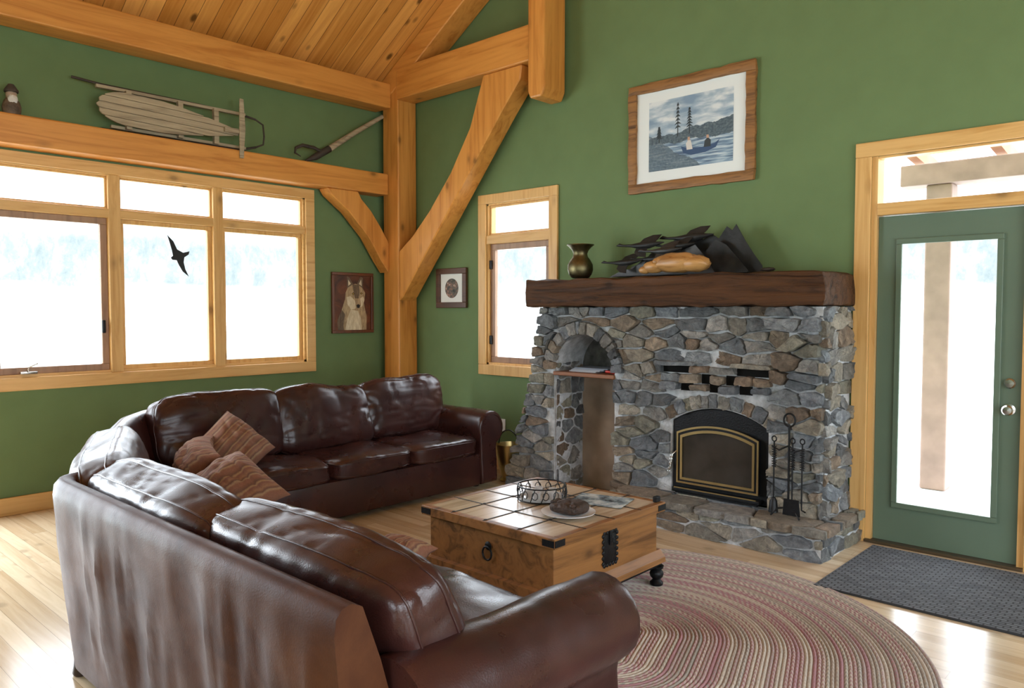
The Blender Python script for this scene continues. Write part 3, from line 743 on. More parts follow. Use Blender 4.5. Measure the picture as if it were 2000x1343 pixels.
for (x_,y_) in ((tx0+.03,ty0+.03),(tx0+.03,ty1-.03),(tx1-.03,ty0+.03),(tx1-.03,ty1-.03)):
    part('leg',g_lathe([(.028,.0145),(.034,.018),(.036,.03),(.026,.04),(.020,.048),(.034,.062),(.038,.078),(.032,.092),(.022,.10),(.036,.108),(.038,.12)],(x_,y_,0),20),M_black,TB)

# ------------------------------------------------------------------ rug
def m_rug():
    m,nt,b=nm('braided_wool'); b.inputs['Roughness'].default_value=.95; b.inputs['Specular IOR Level'].default_value=.1
    u=objco(nt,(1,1,1),'UV'); sx=nt.nodes.new('ShaderNodeSeparateXYZ'); nt.links.new(u,sx.inputs[0])
    r=sx.outputs[1]; idn=mth(nt,'FLOOR',r); fr=mth(nt,'FRACT',r)
    cb=nt.nodes.new('ShaderNodeCombineXYZ'); nt.links.new(mth(nt,'MULTIPLY',idn,.75),cb.inputs[0])
    band=noi(nt,cb.outputs[0],1.3,2,.7)
    c1=ramp(nt,band,[(0,lin('#a89c92')),(.38,lin('#9c9086')),(.44,lin('#a07c80')),(.49,lin('#b6aca0')),(.55,lin('#96908a')),(.60,lin('#a5868c')),(.66,lin('#bcb4aa'))],'CONSTANT')
    wn=nt.nodes.new('ShaderNodeTexWhiteNoise'); wn.noise_dimensions='1D'; nt.links.new(idn,wn.inputs['W'])
    c2=ramp(nt,wn.outputs['Value'],[(0,lin('#ada296')),(.3,lin('#9a747a')),(.5,lin('#bab0a6')),(.7,lin('#8c8880')),(.85,lin('#a68e94'))],'CONSTANT')
    ch=mth(nt,'FRACT',mth(nt,'ADD',mth(nt,'MULTIPLY',sx.outputs[0],28.0),mth(nt,'ABSOLUTE',mth(nt,'SUBTRACT',fr,.5))))
    st=mth(nt,'LESS_THAN',ch,.5)
    col=mix(nt,mth(nt,'MULTIPLY',st,.75),c1,c2)
    sh=noi(nt,objco(nt),90,3)
    col=mix(nt,.22,col,sh,'OVERLAY')
    nt.links.new(col,b.inputs['Base Color']); bump(nt,b,mth(nt,'ADD',mth(nt,'ABSOLUTE',mth(nt,'SUBTRACT',ch,.5)),noi(nt,objco(nt),150,2)),.45,.005)
    return m
def rug():
    A=V((4.52,-2.50,0));B=V((4.42,-2.22,0));tw=.0170;NR_=75;SEG=144
    t=(B-A).normalized(); ang0=math.atan2(t.y,t.x)
    vs=[];fs=[];uvf=[]
    def pt(r,k):
        h=SEG//2; k%=SEG
        if k<h: a_=ang0-math.pi/2+math.pi*k/(h-1); c=B
        else: a_=ang0+math.pi/2+math.pi*(k-h)/(h-1); c=A
        return c+V((math.cos(a_),math.sin(a_),0))*r
    for i in range(NR_):
        rs=[(i*tw,.006),(i*tw+tw*.25,.0115),(i*tw+tw*.5,.013),(i*tw+tw*.75,.0115),((i+1)*tw,.006)]
        o=len(vs); per=0; acc=[0]
        for k in range(SEG): 
            per+=(pt(rs[2][0],k+1)-pt(rs[2][0],k)).length; acc.append(per)
        for r,z in rs:
            for k in range(SEG): p=pt(r,k); vs.append(V((p.x,p.y,z)))
        for q in range(4):
            for k in range(SEG):
                k2=(k+1)%SEG; fs.append([o+q*SEG+k,o+(q+1)*SEG+k,o+(q+1)*SEG+k2,o+q*SEG+k2])
                v0=i+q/4;v1=i+(q+1)/4*.999 if q==3 else i+(q+1)/4
                uvf.append([(acc[k],v0),(acc[k],v1),(acc[k+1],v1),(acc[k+1],v0)])
    ob=part('braided_rug',(vs,fs),m_rug(),label='oval braided rug in muted rose, tan and gray rings',category='rug',ang=2,fixn=False)
    l=ob.data.uv_layers.new(name='UVMap')
    for pi,pl in enumerate(ob.data.polygons):
        for q,li in enumerate(pl.loop_indices): l.data[li].uv=uvf[pi][q]
rug()
def m_mat():
    m,nt,b=nm('woven_mat'); b.inputs['Roughness'].default_value=.9
    co=objco(nt); br_=nt.nodes.new('ShaderNodeTexBrick'); br_.inputs['Scale'].default_value=1; br_.inputs['Brick Width'].default_value=.05; br_.inputs['Row Height'].default_value=.025; br_.inputs['Mortar Size'].default_value=.004
    br_.inputs['Color1'].default_value=(.065,.070,.080,1);br_.inputs['Color2'].default_value=(.12,.127,.14,1);br_.inputs['Mortar'].default_value=(.02,.02,.022,1)
    nt.links.new(co,br_.inputs[0]); nt.links.new(br_.outputs[0],b.inputs['Base Color']); bump(nt,b,mth(nt,'SUBTRACT',1.0,br_.outputs['Fac']),.8,.006); return m
part('door_mat',g_box((4.82,-1.05,.001),(6.5,-.10,.014),.005),m_mat(),label='dark gray woven entry mat in front of the door',category='door mat',smooth=False)

# ------------------------------------------------------------------ pictures
def poly(pts,axis,c,mi):
    return ([AX(axis,p[0],p[1],c) for p in pts],[list(range(len(pts)))],mi)
def picframe(name,label,axis,u0,u1,z0,z1,fw,mf,mm,matw,c0=.002,th=.035,sgn=-1,jag=0):
    ob=thing(name,label,'framed picture',(AX(axis,(u0+u1)/2,z0,0)))
    def bx(a,b,c,d_,e0,e1):
        lo=AX(axis,a,c,min(sgn*e0,sgn*e1));hi=AX(axis,b,d_,max(sgn*e0,sgn*e1)); return g_box(lo,hi,.005,2,4 if jag else 0,jag,12)
    part('picture_frame',[bx(u0,u1,z1-fw,z1,c0,th),bx(u0,u1,z0,z0+fw,c0,th),bx(u0,u0+fw,z0+fw,z1-fw,c0,th),bx(u1-fw,u1,z0+fw,z1-fw,c0,th)],mf,ob,smooth=bool(jag))
    if matw: part('mat_board',g_box(AX(axis,u0+fw*.8,z0+fw*.8,min(sgn*c0,sgn*.012)),AX(axis,u1-fw*.8,z1-fw*.8,max(sgn*c0,sgn*.012))),mm,ob,smooth=False)
    return ob
pf=picframe('framed_canoe_painting','rustic bark-wood framed painting of a canoe on a lake','Y',2.92,3.97,2.385,3.215,.072,M_rust,simple('mat_white',(.72,.74,.72,1),.8),1,jag=.008)
u0,u1,z0,z1=3.10,3.80,2.54,3.065
def m_scene():
    m,nt,b=nm('lake_painting'); b.inputs['Roughness'].default_value=.35
    t=nd(nt,'ShaderNodeTexCoord'); sx=nd(nt,'ShaderNodeSeparateXYZ'); nt.links.new(t.outputs['UV'],sx.inputs[0])
    y=sx.outputs[1]; n1=noi(nt,objco(nt,(2,5,1),'UV'),1.6,4,.5,.3)
    sky=ramp(nt,n1,[(.35,lin('#7c93a8')),(.5,lin('#a4b4c0')),(.62,lin('#d4d8d8'))])
    n2=noi(nt,objco(nt,(2,18,1),'UV'),2,4,.5,.3)
    wat=ramp(nt,n2,[(.35,lin('#4c6078')),(.5,lin('#7e96aa')),(.66,lin('#c0ccd0'))])
    n3=noi(nt,objco(nt,(12,12,1),'UV'),3,5,.6)
    hil=ramp(nt,n3,[(.35,lin('#3c4c58')),(.6,lin('#5c6c74')),(.75,lin('#8a928a'))])
    yy=mth(nt,'ADD',y,mth(nt,'MULTIPLY',mth(nt,'SUBTRACT',noi(nt,objco(nt,(3,0,0),'UV'),1.5,5),.5),.22))
    yh=mth(nt,'SUBTRACT',yy,mth(nt,'MULTIPLY',sx.outputs[0],.14))
    c=mix(nt,mth(nt,'LESS_THAN',yh,.47),sky,hil)
    c=mix(nt,mth(nt,'LESS_THAN',yy,.38),c,wat)
    sh=mth(nt,'LESS_THAN',mth(nt,'ADD',yy,mth(nt,'MULTIPLY',sx.outputs[0],.8)),.52)
    c=mix(nt,mth(nt,'MULTIPLY',sh,.8),c,hil)
    nt.links.new(c,b.inputs['Base Color']); return m
part('artwork',([V((u0,-.0135,z0)),V((u1,-.0135,z0)),V((u1,-.0135,z1)),V((u0,-.0135,z1))],[[0,1,2,3]]),m_scene(),pf,smooth=False,uv=[(0,0),(1,0),(1,1),(0,1)],fixn=False)
W_=u1-u0;H_=z1-z0
def U(p): return [(u0+x*W_,z0+y*H_) for x,y in p]
pc=[simple('paint_navy',(.03,.07,.15,1),.5),simple('paint_dark',(.025,.035,.04,1),.5),simple('paint_skin',(.5,.3,.2,1),.5),simple('paint_pale',(.6,.55,.5,1),.5)]
arts=[]
arts.append(poly(U([(.40,.30),(.43,.20),(.52,.16),(.69,.17),(.81,.22),(.85,.32),(.79,.27),(.65,.25),(.49,.26)]),'Y',-.0145,0))
arts.append(poly(U([(.47,.24),(.46,.33),(.49,.38),(.52,.36),(.54,.24)]),'Y',-.0148,3)); arts.append(poly(U([(.48,.37),(.48,.415),(.505,.42),(.51,.37)]),'Y',-.0149,2))
arts.append(poly(U([(.67,.24),(.68,.33),(.715,.37),(.75,.33),(.75,.24)]),'Y',-.0148,1)); arts.append(poly(U([(.70,.36),(.70,.405),(.725,.405),(.73,.36)]),'Y',-.0149,2))
part('painted_canoe',arts,pc,pf,smooth=False,fixn=False)
for cx_,b_,t_ in ((.36,.45,.93),(.50,.47,.83),(.13,.4,.62)):
    arts=[poly(U([(cx_-.006,b_),(cx_-.004,t_),(cx_+.004,t_),(cx_+.006,b_)]),'Y',-.0142,1)]
    n=7
    for i in range(n):
        zz=b_+(t_-b_)*(.25+.75*i/n); ww=.050*(1-i/n*.75)*(1 if i%2 else .8)
        arts.append(poly(U([(cx_-ww,zz-.01),(cx_-.01,zz+.035),(cx_+.01,zz+.035),(cx_+ww,zz),(cx_,zz+.01)]),'Y',-.0143-.0001*i,1))
    part('painted_tree',arts,pc,pf,smooth=False,fixn=False)
wf=picframe('framed_wolf_painting','small dark wood framed painting of a gray wolf','X',-.82,-.325,1.25,1.85,.03,wood('dark_frame',lin('#6b3a20'),lin('#3c1e10'),'Z',.4,0),None,0,sgn=1,th=.03)
m_,nt,b=nm('wolf_background'); f=noi(nt,objco(nt),5,5,.6,.8); nt.links.new(ramp(nt,f,[(.3,lin('#2a160d')),(.55,lin('#5e3018')),(.75,lin('#8a4c26'))]),b.inputs['Base Color'])
part('artwork',poly([(-.80,1.27),(-.345,1.27),(-.345,1.83),(-.80,1.83)],'X',.010,0),m_,wf,smooth=False,fixn=False)
def fur(name,a_,b__):
    m,nt,b=nm(name); f=noi(nt,objco(nt,(1,60,14)),1,6,.7,.4); nt.links.new(ramp(nt,f,[(.3,a_),(.7,b__)]),b.inputs['Base Color']); b.inputs['Roughness'].default_value=.6; return m
wm=[fur('fur_tan',lin('#7a6248'),lin('#c8ae84')),fur('fur_dark',lin('#46382a'),lin('#7c6850')),fur('fur_light',lin('#b09c78'),lin('#e6dabc')),simple('wolf_eye',(.5,.3,.03,1),.3),simple('wolf_black',(.01,.008,.006,1),.4)]
def Wp(p): return [(-.80+x*.455,1.27+y*.56) for x,y in p]
wa=[poly(Wp([(.12,0),(.10,.18),(.22,.38),(.30,.55),(.55,.62),(.80,.50),(.88,.25),(.86,0)]),'X',.011,0),
 poly(Wp([(.30,0),(.36,.22),(.45,.38),(.62,.40),(.72,.22),(.74,0)]),'X',.0113,2),
 poly(Wp([(.12,0),(.10,.18),(.22,.38),(.30,.30),(.26,.1),(.28,0)]),'X',.0114,1),
 poly(Wp([(.30,.50),(.32,.68),(.40,.80),(.58,.84),(.74,.80),(.84,.68),(.82,.56),(.78,.46),(.72,.38),(.62,.36),(.46,.38)]),'X',.0116,0),
 poly(Wp([(.36,.76),(.36,.97),(.42,.95),(.52,.83)]),'X',.0118,1), poly(Wp([(.62,.84),(.72,.97),(.78,.95),(.78,.76)]),'X',.0118,1),
 poly(Wp([(.39,.80),(.39,.91),(.46,.84)]),'X',.0119,2), poly(Wp([(.67,.84),(.73,.92),(.75,.80)]),'X',.0119,2),
 poly(Wp([(.50,.83),(.54,.64),(.58,.55),(.66,.55),(.68,.64),(.68,.82)]),'X',.0120,1),
 poly(Wp([(.34,.60),(.44,.62),(.54,.56),(.60,.50),(.58,.40),(.46,.38),(.36,.48)]),'X',.0121,2),
 poly(Wp([(.70,.58),(.78,.62),(.82,.56),(.76,.44),(.69,.42)]),'X',.0121,2),
 poly(Wp([(.56,.58),(.58,.46),(.61,.40),(.69,.40),(.72,.46),(.70,.58)]),'X',.0122,0),
 poly(Wp([(.60,.46),(.62,.41),(.68,.41),(.70,.46),(.65,.48)]),'X',.0124,4),
 poly(Wp([(.48,.66),(.52,.69),(.56,.66),(.52,.64)]),'X',.0124,4),poly(Wp([(.70,.67),(.735,.695),(.77,.67),(.735,.65)]),'X',.0124,4),
 poly(Wp([(.50,.66),(.52,.675),(.54,.66),(.52,.65)]),'X',.0126,3),poly(Wp([(.72,.67),(.735,.685),(.75,.67),(.735,.66)]),'X',.0126,3)]
part('painted_wolf',wa,wm,wf,smooth=False,fixn=False)
rp=picframe('framed_round_print','small brown wood framed round black and white print','Y',.645,1.075,1.50,1.885,.055,wood('walnut_frame',lin('#5c3a26'),lin('#3a2216'),'X',.4,0),simple('mat_cream',(.72,.72,.68,1),.8),1,th=.03)
m_,nt,b=nm('round_print'); f=noi(nt,objco(nt),26,6,.7); nt.links.new(ramp(nt,f,[(.38,lin('#1c1f18')),(.5,lin('#5b5348')),(.6,lin('#8c5b48')),(.68,lin('#c9c4b4'))]),b.inputs['Base Color'])
part('artwork',poly([(.86+.095*math.cos(t*math.pi/20),1.69+.095*math.sin(t*math.pi/20)) for t in range(40)],'Y',-.0135,0),m_,rp,smooth=False,fixn=False)

bp=[(-.085,.17),(-.035,.12),(-.005,.055),(.045,.03),(.10,.045),(.092,.018),(.055,-.008),(.048,-.05),(.062,-.11),(.09,-.168),(.040,-.128),(.008,-.075),(-.010,-.035),(-.045,-.033),(-.058,-.016),(-.040,0),(-.048,.045),(-.066,.11)]
part('bird_silhouette_decal',g_prism([(-2.285+p[0],1.93+p[1]) for p in bp],'X',-.049,-.046),simple('black_vinyl',(.005,.005,.006,1),.5),label='black bird silhouette sticker on the window glass',category='decal',smooth=False)

# ------------------------------------------------------------------ shelf items
M_old=wood('weathered_wood',lin('#b3a184'),lin('#7a6a54'),'Y',.8,.2,2,.5)
M_oldm=simple('rusty_iron',(.06,.045,.035,1),.7,.5,bs=.4,bscale=60,var=.4)
SL=thing('wooden_sled','weathered antique wooden sled with metal runners on the beam','sled',(.12,-2.4,2.84))
def halfw(t):
    if t<.22: return max(.02,math.sqrt(max(0,1-(1-t/.22)**2)))
    if t>.40: return 1-.82*((t-.40)/.60)**1.4
    return 1
dk=[]
zc,hw=3.02,.125
for i in range(5):
    f0=-1+2*i/5+.015;f1=-1+2*(i+1)/5-.015; N=56; up_=[];lo_=[]
    for j in range(N+1):
        t=j/N; h=halfw(t); a_=max(f0,-h);b_=min(f1,h)
        if b_-a_>.01:
            y=-2.97+1.12*t; lo_.append((y,zc+a_*hw-.035*t)); up_.append((y,zc+b_*hw-.035*t))
    if len(lo_)>2: dk.append(g_prism(lo_+up_[::-1],'X',.165,.18))
part('deck',dk,M_old,SL,smooth=False)
part('runner',[g_tube([(.06,-3.10,3.21),(.10,-2.9,3.185),(.10,-2.2,3.18),(.10,-1.8,3.17),(.13,-1.66,3.14)],.010,8)],M_oldm,SL)
part('runner',[g_tube([(.06,-2.9,2.862),(.10,-2.2,2.855),(.10,-1.8,2.86),(.13,-1.66,2.90)],.010,8)],M_oldm,SL)
part('bow',g_tube([(.13,-1.66,3.14),(.15,-1.60,3.10),(.15,-1.59,3.0),(.15,-1.60,2.93),(.13,-1.66,2.90)],.008,8),M_oldm,SL)
part('rail',g_box((.095,-2.95,3.155),(.125,-1.75,3.178)),M_old,SL,smooth=False)
part('rail',g_box((.095,-2.85,2.868),(.125,-1.75,2.89)),M_old,SL,smooth=False)
for y in (-2.75,-2.35,-2.05): part('cross_brace',g_box((.126,y,2.87),(.163,y+.04,3.16)),M_old,SL,smooth=False)
part('steering_bar',g_prism([(-1.855,2.77),(-1.82,2.77),(-1.80,3.02),(-1.815,3.27),(-1.85,3.27),(-1.855,3.02)],'X',.205,.220,.004),M_old,SL,smooth=False)
part('steering_post',g_box((.15,-1.98,2.975),(.206,-1.81,3.015),.004),M_old,SL,smooth=False)
PV=thing('logging_peavey','old logging cant hook with wooden handle and iron hook','tool',(.12,-.8,2.85))
part('handle',g_tube([(.12,-.27,3.42),(.12,-.6,3.21),(.12,-.95,2.97)],[.020,.024,.030],12),M_old,PV)
part('iron_collar',g_tube([(.12,-.90,3.005),(.12,-1.05,2.91),(.12,-1.16,2.855)],[.034,.032,.008],12),M_oldm,PV)
part('hook',g_tube([(.13,-.98,2.96),(.14,-1.08,2.985),(.14,-1.20,2.99),(.14,-1.27,2.955),(.14,-1.28,2.91),(.14,-1.22,2.885)],[.015,.017,.016,.014,.011,.004],8),M_oldm,PV)
FG=thing('carved_figurine','small carved wood and white figurine on the timber beam','figurine',(.1,-3.5,2.84))
part('body',[g_lathe([(.05,0),(.055,.02),(.06,.06),(.05,.10),(.035,.12),(0,.125)],(.1,-3.5,2.84),20)],simple('carved_brown',(.12,.08,.05,1),.7,bs=.6,bscale=50,var=.5,vscale=25),FG)
part('head',[g_ell((.1,-3.5,2.985),(.036,.036,.038),10,.15),g_ell((.137,-3.5,2.98),(.012,.01,.012),6)],simple('carved_tan',(.4,.28,.2,1),.7),FG)
part('beard',g_ell((.132,-3.5,2.945),(.024,.032,.042),10,.3),simple('white_beard',(.65,.62,.58,1),.9,bs=.6,bscale=70),FG)
part('hat',g_lathe([(.045,0),(.046,.012),(.034,.03),(.018,.055),(0,.06)],(.1,-3.5,3.005),16),simple('hat_dark',(.06,.04,.03,1),.8),FG)

# ------------------------------------------------------------------ mantel items
MZ=1.730
part('brass_spittoon',g_lathe([(.06,0),(.072,.006),(.090,.03),(.100,.065),(.098,.105),(.08,.14),(.060,.165),(.054,.19),(.064,.215),(.09,.245),(.108,.258),(.106,.263),(.088,.250),(.056,.215),(.044,.19),(.046,.16),(0,.15)],(2.66,-.30,MZ),40),M_brass,label='aged brass spittoon vase on the mantel',category='vase')
SC=thing('metal_sculpture','dark cut-metal sculpture of birds flying over mountains','sculpture',(3.5,-.2,MZ))
M_dm=simple('dark_sheet_metal',(.022,.021,.020,1),.5,.3,bs=.3,bscale=25,var=.5,vscale=8,spec=.3)
M_dm2=simple('gray_sheet_metal',(.045,.043,.042,1),.45,.4,bs=.3,bscale=25,var=.3)
def ridge(pts,y): return g_prism(pts,'Y',y,y+.004)
part('ridge_plate',ridge([(2.98,MZ),(3.06,MZ+.08),(3.16,MZ+.11),(3.24,MZ+.19),(3.34,MZ+.20),(3.44,MZ+.27),(3.52,MZ+.25),(3.60,MZ+.29),(3.66,MZ+.25),(3.72,MZ+.29),(3.78,MZ+.25),(3.84,MZ+.33),(3.88,MZ+.30),(3.91,MZ+.34),(3.98,MZ+.22),(4.04,MZ+.13),(4.10,MZ+.05),(4.11,MZ)],-.17),M_dm,SC,smooth=False)
part('ridge_plate',ridge([(3.50,MZ),(3.58,MZ+.14),(3.64,MZ+.18),(3.70,MZ+.16),(3.78,MZ+.24),(3.86,MZ+.20),(3.95,MZ+.10),(4.02,MZ+.02),(4.03,MZ)],-.215),M_dm,SC,smooth=False)
part('ridge_plate',ridge([(2.90,MZ),(3.02,MZ+.05),(3.12,MZ+.06),(3.20,MZ+.12),(3.30,MZ+.14),(3.42,MZ+.21),(3.52,MZ+.17),(3.64,MZ+.21),(3.72,MZ+.12),(3.80,MZ)],-.25),M_dm2,SC,smooth=False)
def bird(cx,cz,s,y):
    b=[g_tube([(cx-.27*s,y,cz+.02*s),(cx-.24*s,y,cz+.026*s),(cx-.20*s,y,cz+.018*s),(cx-.12*s,y,cz+.014*s),(cx-.04*s,y,cz+.010*s),(cx+.05*s,y,cz+.012*s),(cx+.13*s,y,cz+.020*s),(cx+.19*s,y,cz+.026*s)],[.003*s,.014*s,.009*s,.013*s,.028*s,.030*s,.015*s,.004*s],10)]
    w1=[(cx-.07*s,cz+.012*s),(cx-.02*s,cz+.07*s),(cx+.06*s,cz+.095*s),(cx+.14*s,cz+.095*s),(cx+.12*s,cz+.06*s),(cx+.08*s,cz+.015*s)]
    w2=[(cx-.06*s,cz+.01*s),(cx-.08*s,cz-.045*s),(cx-.03*s,cz-.08*s),(cx+.04*s,cz-.09*s),(cx+.03*s,cz-.04*s),(cx+.06*s,cz+.01*s)]
    g=g_prism(w1,'Y',y-.002,y+.002); g=([v+V((0,max(0,(v.z-cz))*.5,0)) for v in g[0]],g[1])
    h=g_prism(w2,'Y',y-.002,y+.002); h=([v+V((0,-max(0,(cz-v.z))*.4,0)) for v in h[0]],h[1])
    return b+[g,h]
for q,(cx_,cz_,s_,y_) in enumerate([(3.24,.215,.9,-.29),(3.58,.255,.95,-.21),(3.08,.095,.8,-.30),(3.42,.165,.8,-.31),(3.30,.115,.7,-.28),(3.52,.20,.7,-.27)]):
    part('bird',bird(cx_,MZ+cz_,s_,y_),M_dm2 if q==3 else M_dm,SC)
part('base_plate',g_box((2.98,-.31,MZ),(4.06,-.17,MZ+.006)),M_dm,SC,smooth=False)
WC=thing('wooden_carving','pale carved wooden sleeping animal on the mantel','carving',(3.6,-.42,MZ))
M_carve=wood('carved_yellow',lin('#c8965a'),lin('#7e5026'),'X',.4,.3,2)
part('body',[g_ell((3.60,-.42,MZ+.078),(.20,.080,.070),14,.10),g_ell((3.74,-.42,MZ+.066),(.11,.075,.058),12,.1)],M_carve,WC)
part('head',[g_ell((3.42,-.43,MZ+.054),(.085,.055,.045),12,.1),g_ell((3.35,-.44,MZ+.034),(.05,.035,.028),10)],M_carve,WC)
part('ear',[g_ell((3.46,-.47,MZ+.088),(.03,.015,.018),8)],M_carve,WC)
part('mantel_stone',g_ell((4.20,-.3,MZ+.014),(.05,.03,.013),8,.2),M_oldm,label='small dark flat stone on the mantel',category='stone')
for i in range(4):
    a_=.03*i
    part('magazine',g_box((2.60+a_*.3,-.36+.01*i,.996+.008*i),(2.86+a_,-.12,1.0035+.008*i)),simple('paper%d'%i,(.4-.07*i,.4-.06*i,.42-.05*i,1),.6),smooth=False,label='magazine in a stack on the niche shelf',category='magazine',group='magazines on the niche shelf')
part('red_flashlight',g_tube([(2.95,-.35,1.010),(3.0,-.36,1.010),(3.03,-.36,1.010)],[.010,.010,.014],12),simple('red_plastic',(.5,.02,.01,1),.35),label='small red flashlight on the niche shelf',category='flashlight')

# ------------------------------------------------------------------ fire tools
FT=thing('fireplace_tool_set','black iron fireplace tool set with spring handles','fireplace tools',(4.47,-.56,HZ+.01))
tx,ty,tz=4.47,-.56,HZ+.010
part('stand',[g_tube([(tx,ty,tz+.01),(tx,ty,tz+.56)],.007,8),g_tube([(tx+.035*math.cos(t*math.pi/10),ty,tz+.595+.04*math.sin(t*math.pi/10)) for t in range(20)],.006,8,True),g_tube([(tx-.10,ty-.02,tz+.43),(tx-.05,ty-.03,tz+.41),(tx,ty,tz+.44),(tx+.05,ty-.03,tz+.41),(tx+.10,ty-.02,tz+.43)],.005,8)],M_black,FT)
for (fx,fy) in ((-.09,-.05),(.09,-.05),(0,.05)):
    part('foot',g_tube([(tx,ty,tz+.06),(tx+fx*.6,ty+fy*.6,tz+.05),(tx+fx,ty+fy,tz+.006)],.006,8),M_black,FT)
def tool(name,x,y,end):
    gs=[g_tube([(x,y,tz+.10),(x,y,tz+.46)],.005,8),g_tube(helix((x,y,tz+.30),(x,y,tz+.43),.012,9),.003,6),g_tube([(x+.014*math.cos(t*math.pi/8),y,tz+.475+.016*math.sin(t*math.pi/8)) for t in range(16)],.004,6,True)]+end
    part(name,gs,M_black,FT)
tool('shovel',tx+.035,ty-.03,[g_prism([(tx-.012,tz+.12),(tx+.082,tz+.12),(tx+.09,tz+.02),(tx-.02,tz+.02)],'Y',ty-.04,ty-.034,.002)])
tool('poker',tx+.09,ty-.02,[g_tube([(tx+.09,ty-.02,tz+.11),(tx+.09,ty-.02,tz+.06),(tx+.115,ty-.02,tz+.05)],.005,8)])
tool('brush',tx-.085,ty-.02,[g_lathe([(.018,0),(.03,.0),(.022,.07),(.012,.09),(0,.095)],(tx-.085,ty-.02,tz+.02),14)])
bx_,by_=1.87,-.28
CS_=thing('brass_coal_scuttle','brass coal scuttle bucket standing by the stone fireplace','bucket',(bx_,by_,0))
part('bucket',g_lathe([(.075,0),(.08,.01),(.058,.03),(.07,.06),(.09,.14),(.112,.24),(.125,.32),(.121,.32),(.10,.2),(.055,.05),(0,.05)],(bx_,by_,0),32),M_brassb,CS_)
part('handle',g_tube([(bx_+.118*math.cos(t*math.pi/12),by_,.31+.13*math.sin(t*math.pi/12)) for t in range(13)],.005,8),M_black,CS_)
OU=part('wall_outlet',[g_box((1.50,-.008,.36),(1.57,-.001,.475),.003)],M_white,label='white wall electrical outlet',category='outlet',smooth=False)

# ------------------------------------------------------------------ table items
TZ=.4640
CH=thing('wire_candle_holder','round black wire candle holder with glass cups on the trunk','candle holder',(3.72,-2.0,TZ))
c_=V((3.72,-2.0,0)); R_=.13
gs=[]
for z_ in (TZ+.004,TZ+.075): gs.append(g_tube([(c_.x+R_*math.cos(t*math.pi/16),c_.y+R_*math.sin(t*math.pi/16),z_) for t in range(32)],.004,6,True))
for k_ in range(14):
    t=k_*2*math.pi/14;t2=t+.22
    gs.append(g_tube([(c_.x+R_*math.cos(t),c_.y+R_*math.sin(t),TZ+.004),(c_.x+(R_+.006)*math.cos((t+t2)/2),c_.y+(R_+.006)*math.sin((t+t2)/2),TZ+.04),(c_.x+R_*math.cos(t2),c_.y+R_*math.sin(t2),TZ+.075)],.0028,6))
    gs.append(g_tube([(c_.x+(R_)*math.cos(t+.2)+.016*math.cos(q*math.pi/5)*-math.sin(t+.2),c_.y+R_*math.sin(t+.2)+.016*math.cos(q*math.pi/5)*math.cos(t+.2),TZ+.04+.02*math.sin(q*math.pi/5)) for q in range(10)],.0022,5,True))
part('wire_frame',gs,M_black,CH)
part('glass_dish',g_lathe([(0,.004),(.118,.004),(.12,.02),(.118,.02),(.115,.008),(0,.008)],(c_.x,c_.y,TZ),32),simple('frosted_glass',(.5,.5,.5,1),.15),CH)
M_tea=simple('tealight',(.45,.42,.4,1),.3)
for k_ in range(5):
    t=k_*2*math.pi/5; part('candle_cup',g_lathe([(.018,0),(.022,.04),(.019,.04),(.016,.02),(0,.02)],(c_.x+.07*math.cos(t),c_.y+.07*math.sin(t),TZ+.009),16),M_tea,CH)
part('dessert_plate',g_lathe([(0,.004),(.07,.004),(.085,.008),(.135,.020),(.136,.023),(.085,.012),(0,.008)],(4.03,-2.16,TZ-.003),40),simple('white_china',(.75,.76,.78,1),.2),label='white china plate holding chocolate cake',category='plate')
part('chocolate_cake',[g_cushion((4.025,-2.15,TZ+.036),(1,.2,0),(-.2,1,0),Z,.085,.075,.026,e=4,n=12,wr=.012,seed=3,welt=())]+[g_ell((4.025+random.uniform(-.07,.07),-2.15+random.uniform(-.06,.06),TZ+.060),(.016,.014,.010),6,.3) for _ in range(14)],simple('chocolate',(.035,.017,.010,1),.6,bs=.9,bscale=60,var=.5,vscale=40),label='piece of dark chocolate cake on the plate',category='cake')
m_,nt,b=nm('printed_page'); f=noi(nt,objco(nt),9,5,.6); nt.links.new(ramp(nt,f,[(.4,lin('#3f4a52')),(.5,lin('#8b9aa2')),(.62,lin('#c8d0d2'))]),b.inputs['Base Color']); b.inputs['Roughness'].default_value=.25
part('brochure',xf(g_box((-.15,-.11,0),(.15,.11,.002)),Matrix.Translation((3.98,-1.82,TZ+.001))@Matrix.Rotation(math.radians(15),4,'Z')),m_,label='glossy gray printed brochure lying on the trunk',category='brochure',smooth=False)
part('dark_box',g_box((4.20,-1.66,TZ),(4.225,-1.62,TZ+.03),.004),M_black,label='small black object on the trunk edge',category='remote',smooth=False)

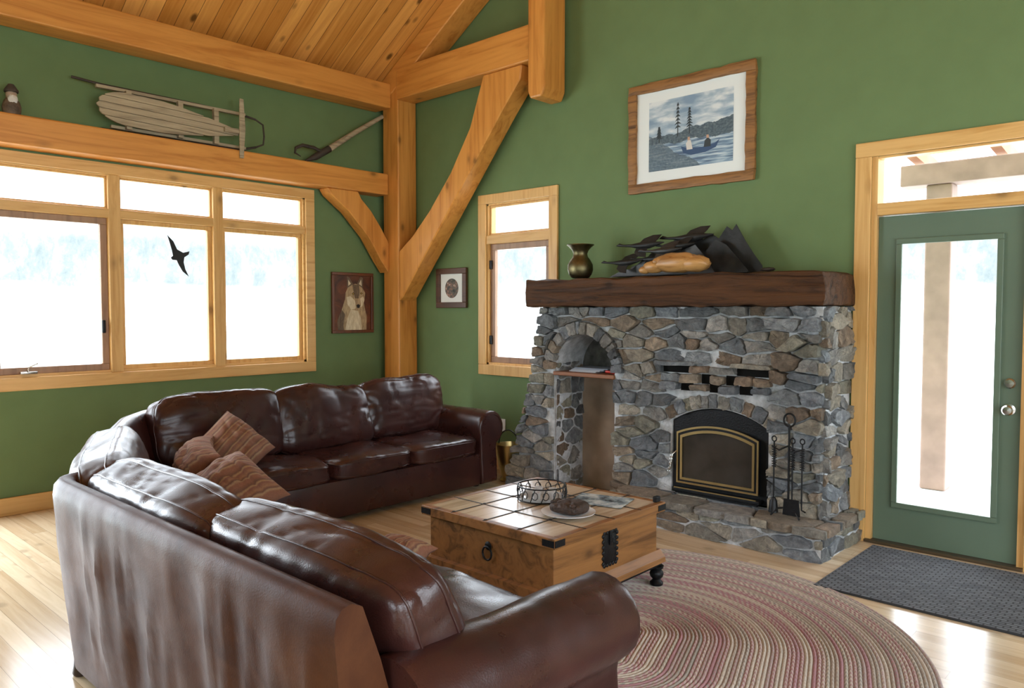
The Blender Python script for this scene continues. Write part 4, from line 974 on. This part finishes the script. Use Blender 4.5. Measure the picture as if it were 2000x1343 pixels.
# ------------------------------------------------------------------ outside
part('ground',g_box((-60,-60,-.55),(60,60,-.45)),simple('pale_meadow',(.62,.66,.60,1),.95,var=.1,vscale=.8),smooth=False,kind='structure',label='pale sunlit meadow outside')
M_pw=simple('porch_wood',(.34,.22,.18,1),.7,var=.2,vscale=5)
M_pr=simple('porch_pine',(.42,.20,.09,1),.7,var=.2,vscale=5)
part('porch_deck',g_box((2.5,.17,-.3),(8.5,2.6,-.06)),simple('porch_boards',(.7,.69,.68,1),.8,var=.08),smooth=False,kind='structure',label='pale porch deck boards')
part('porch_post',g_box((4.50,2.10,-.06),(4.70,2.30,2.54),.015),M_pw,label='square weathered timber porch post outside the door',category='post',smooth=False)
part('porch_beam',g_box((4.3,2.08,2.54),(8.5,2.32,2.72),.01),M_pw,smooth=False,label='heavy timber porch beam',category='beam')
for i in range(6):
    x_=4.35+i*.62
    part('porch_rafter',g_prism([(.18,2.98),(2.9,2.70),(2.9,2.82),(.18,3.10)],'X',x_,x_+.08),M_pr,smooth=False,label='sloped porch rafter outside the door',category='rafter',group='porch rafters')

# ------------------------------------------------------------------ light
Wd=bpy.data.worlds.new('World'); S.world=Wd; Wd.use_nodes=True; nt=Wd.node_tree; bg=nt.nodes['Background']
t=nd(nt,'ShaderNodeTexCoord'); sx=nd(nt,'ShaderNodeSeparateXYZ'); nt.links.new(t.outputs['Generated'],sx.inputs[0])
mp=nd(nt,'ShaderNodeMapping'); mp.inputs['Scale'].default_value=(1,1,.6); nt.links.new(t.outputs['Generated'],mp.inputs[0])
n1=noi(nt,mp.outputs[0],45,10,.78,.2)
trees=ramp(nt,n1,[(.36,(.076,.097,.103)),(.5,(.104,.122,.128)),(.60,(.16,.174,.18))])
n2=noi(nt,mp.outputs[0],5,4,.5)
hz=mth(nt,'ADD',sx.outputs[2],mth(nt,'MULTIPLY',mth(nt,'SUBTRACT',n2,.5),.05))
skyc=(.82,.91,1.0,1)
c=mix(nt,ramp(nt,hz,[(.08,(0,0,0)),(.22,(1,1,1))]),trees,skyc)
c=mix(nt,ramp(nt,mth(nt,'ADD',hz,.5),[(.495,(1,1,1)),(.53,(0,0,0))]),c,(.83,.90,.95,1))
nt.links.new(c,bg.inputs[0]); bg.inputs[1].default_value=7.8
def area_l(name,loc,rot,sx_,sy_,p,col=(1,1,1)):
    l=bpy.data.lights.new(name,'AREA'); l.shape='RECTANGLE'; l.size=sx_; l.size_y=sy_; l.energy=p; l.color=col
    o=bpy.data.objects.new(name,l); COL.objects.link(o); o.location=loc; o.rotation_euler=rot; return o
R90=math.radians(90); LC=(.84,.92,1)
area_l('daylight_back2',(7.2,YB-.1,1.7),(R90,0,0),2.4,1.8,45,LC)
area_l('daylight_right',(XR+.1,-5.65,1.6),(R90,0,R90),2.3,2.2,45,LC)
area_l('daylight_right2',(XR+.1,-2.5,1.6),(R90,0,R90),2.5,2.4,40,LC)
area_l('daylight_left',(-.12,-5.22,1.25),(R90,0,-R90),2.5,2.3,160,(.84,.92,1))
S.view_settings.view_transform='Standard'
S.view_settings.exposure=0.22
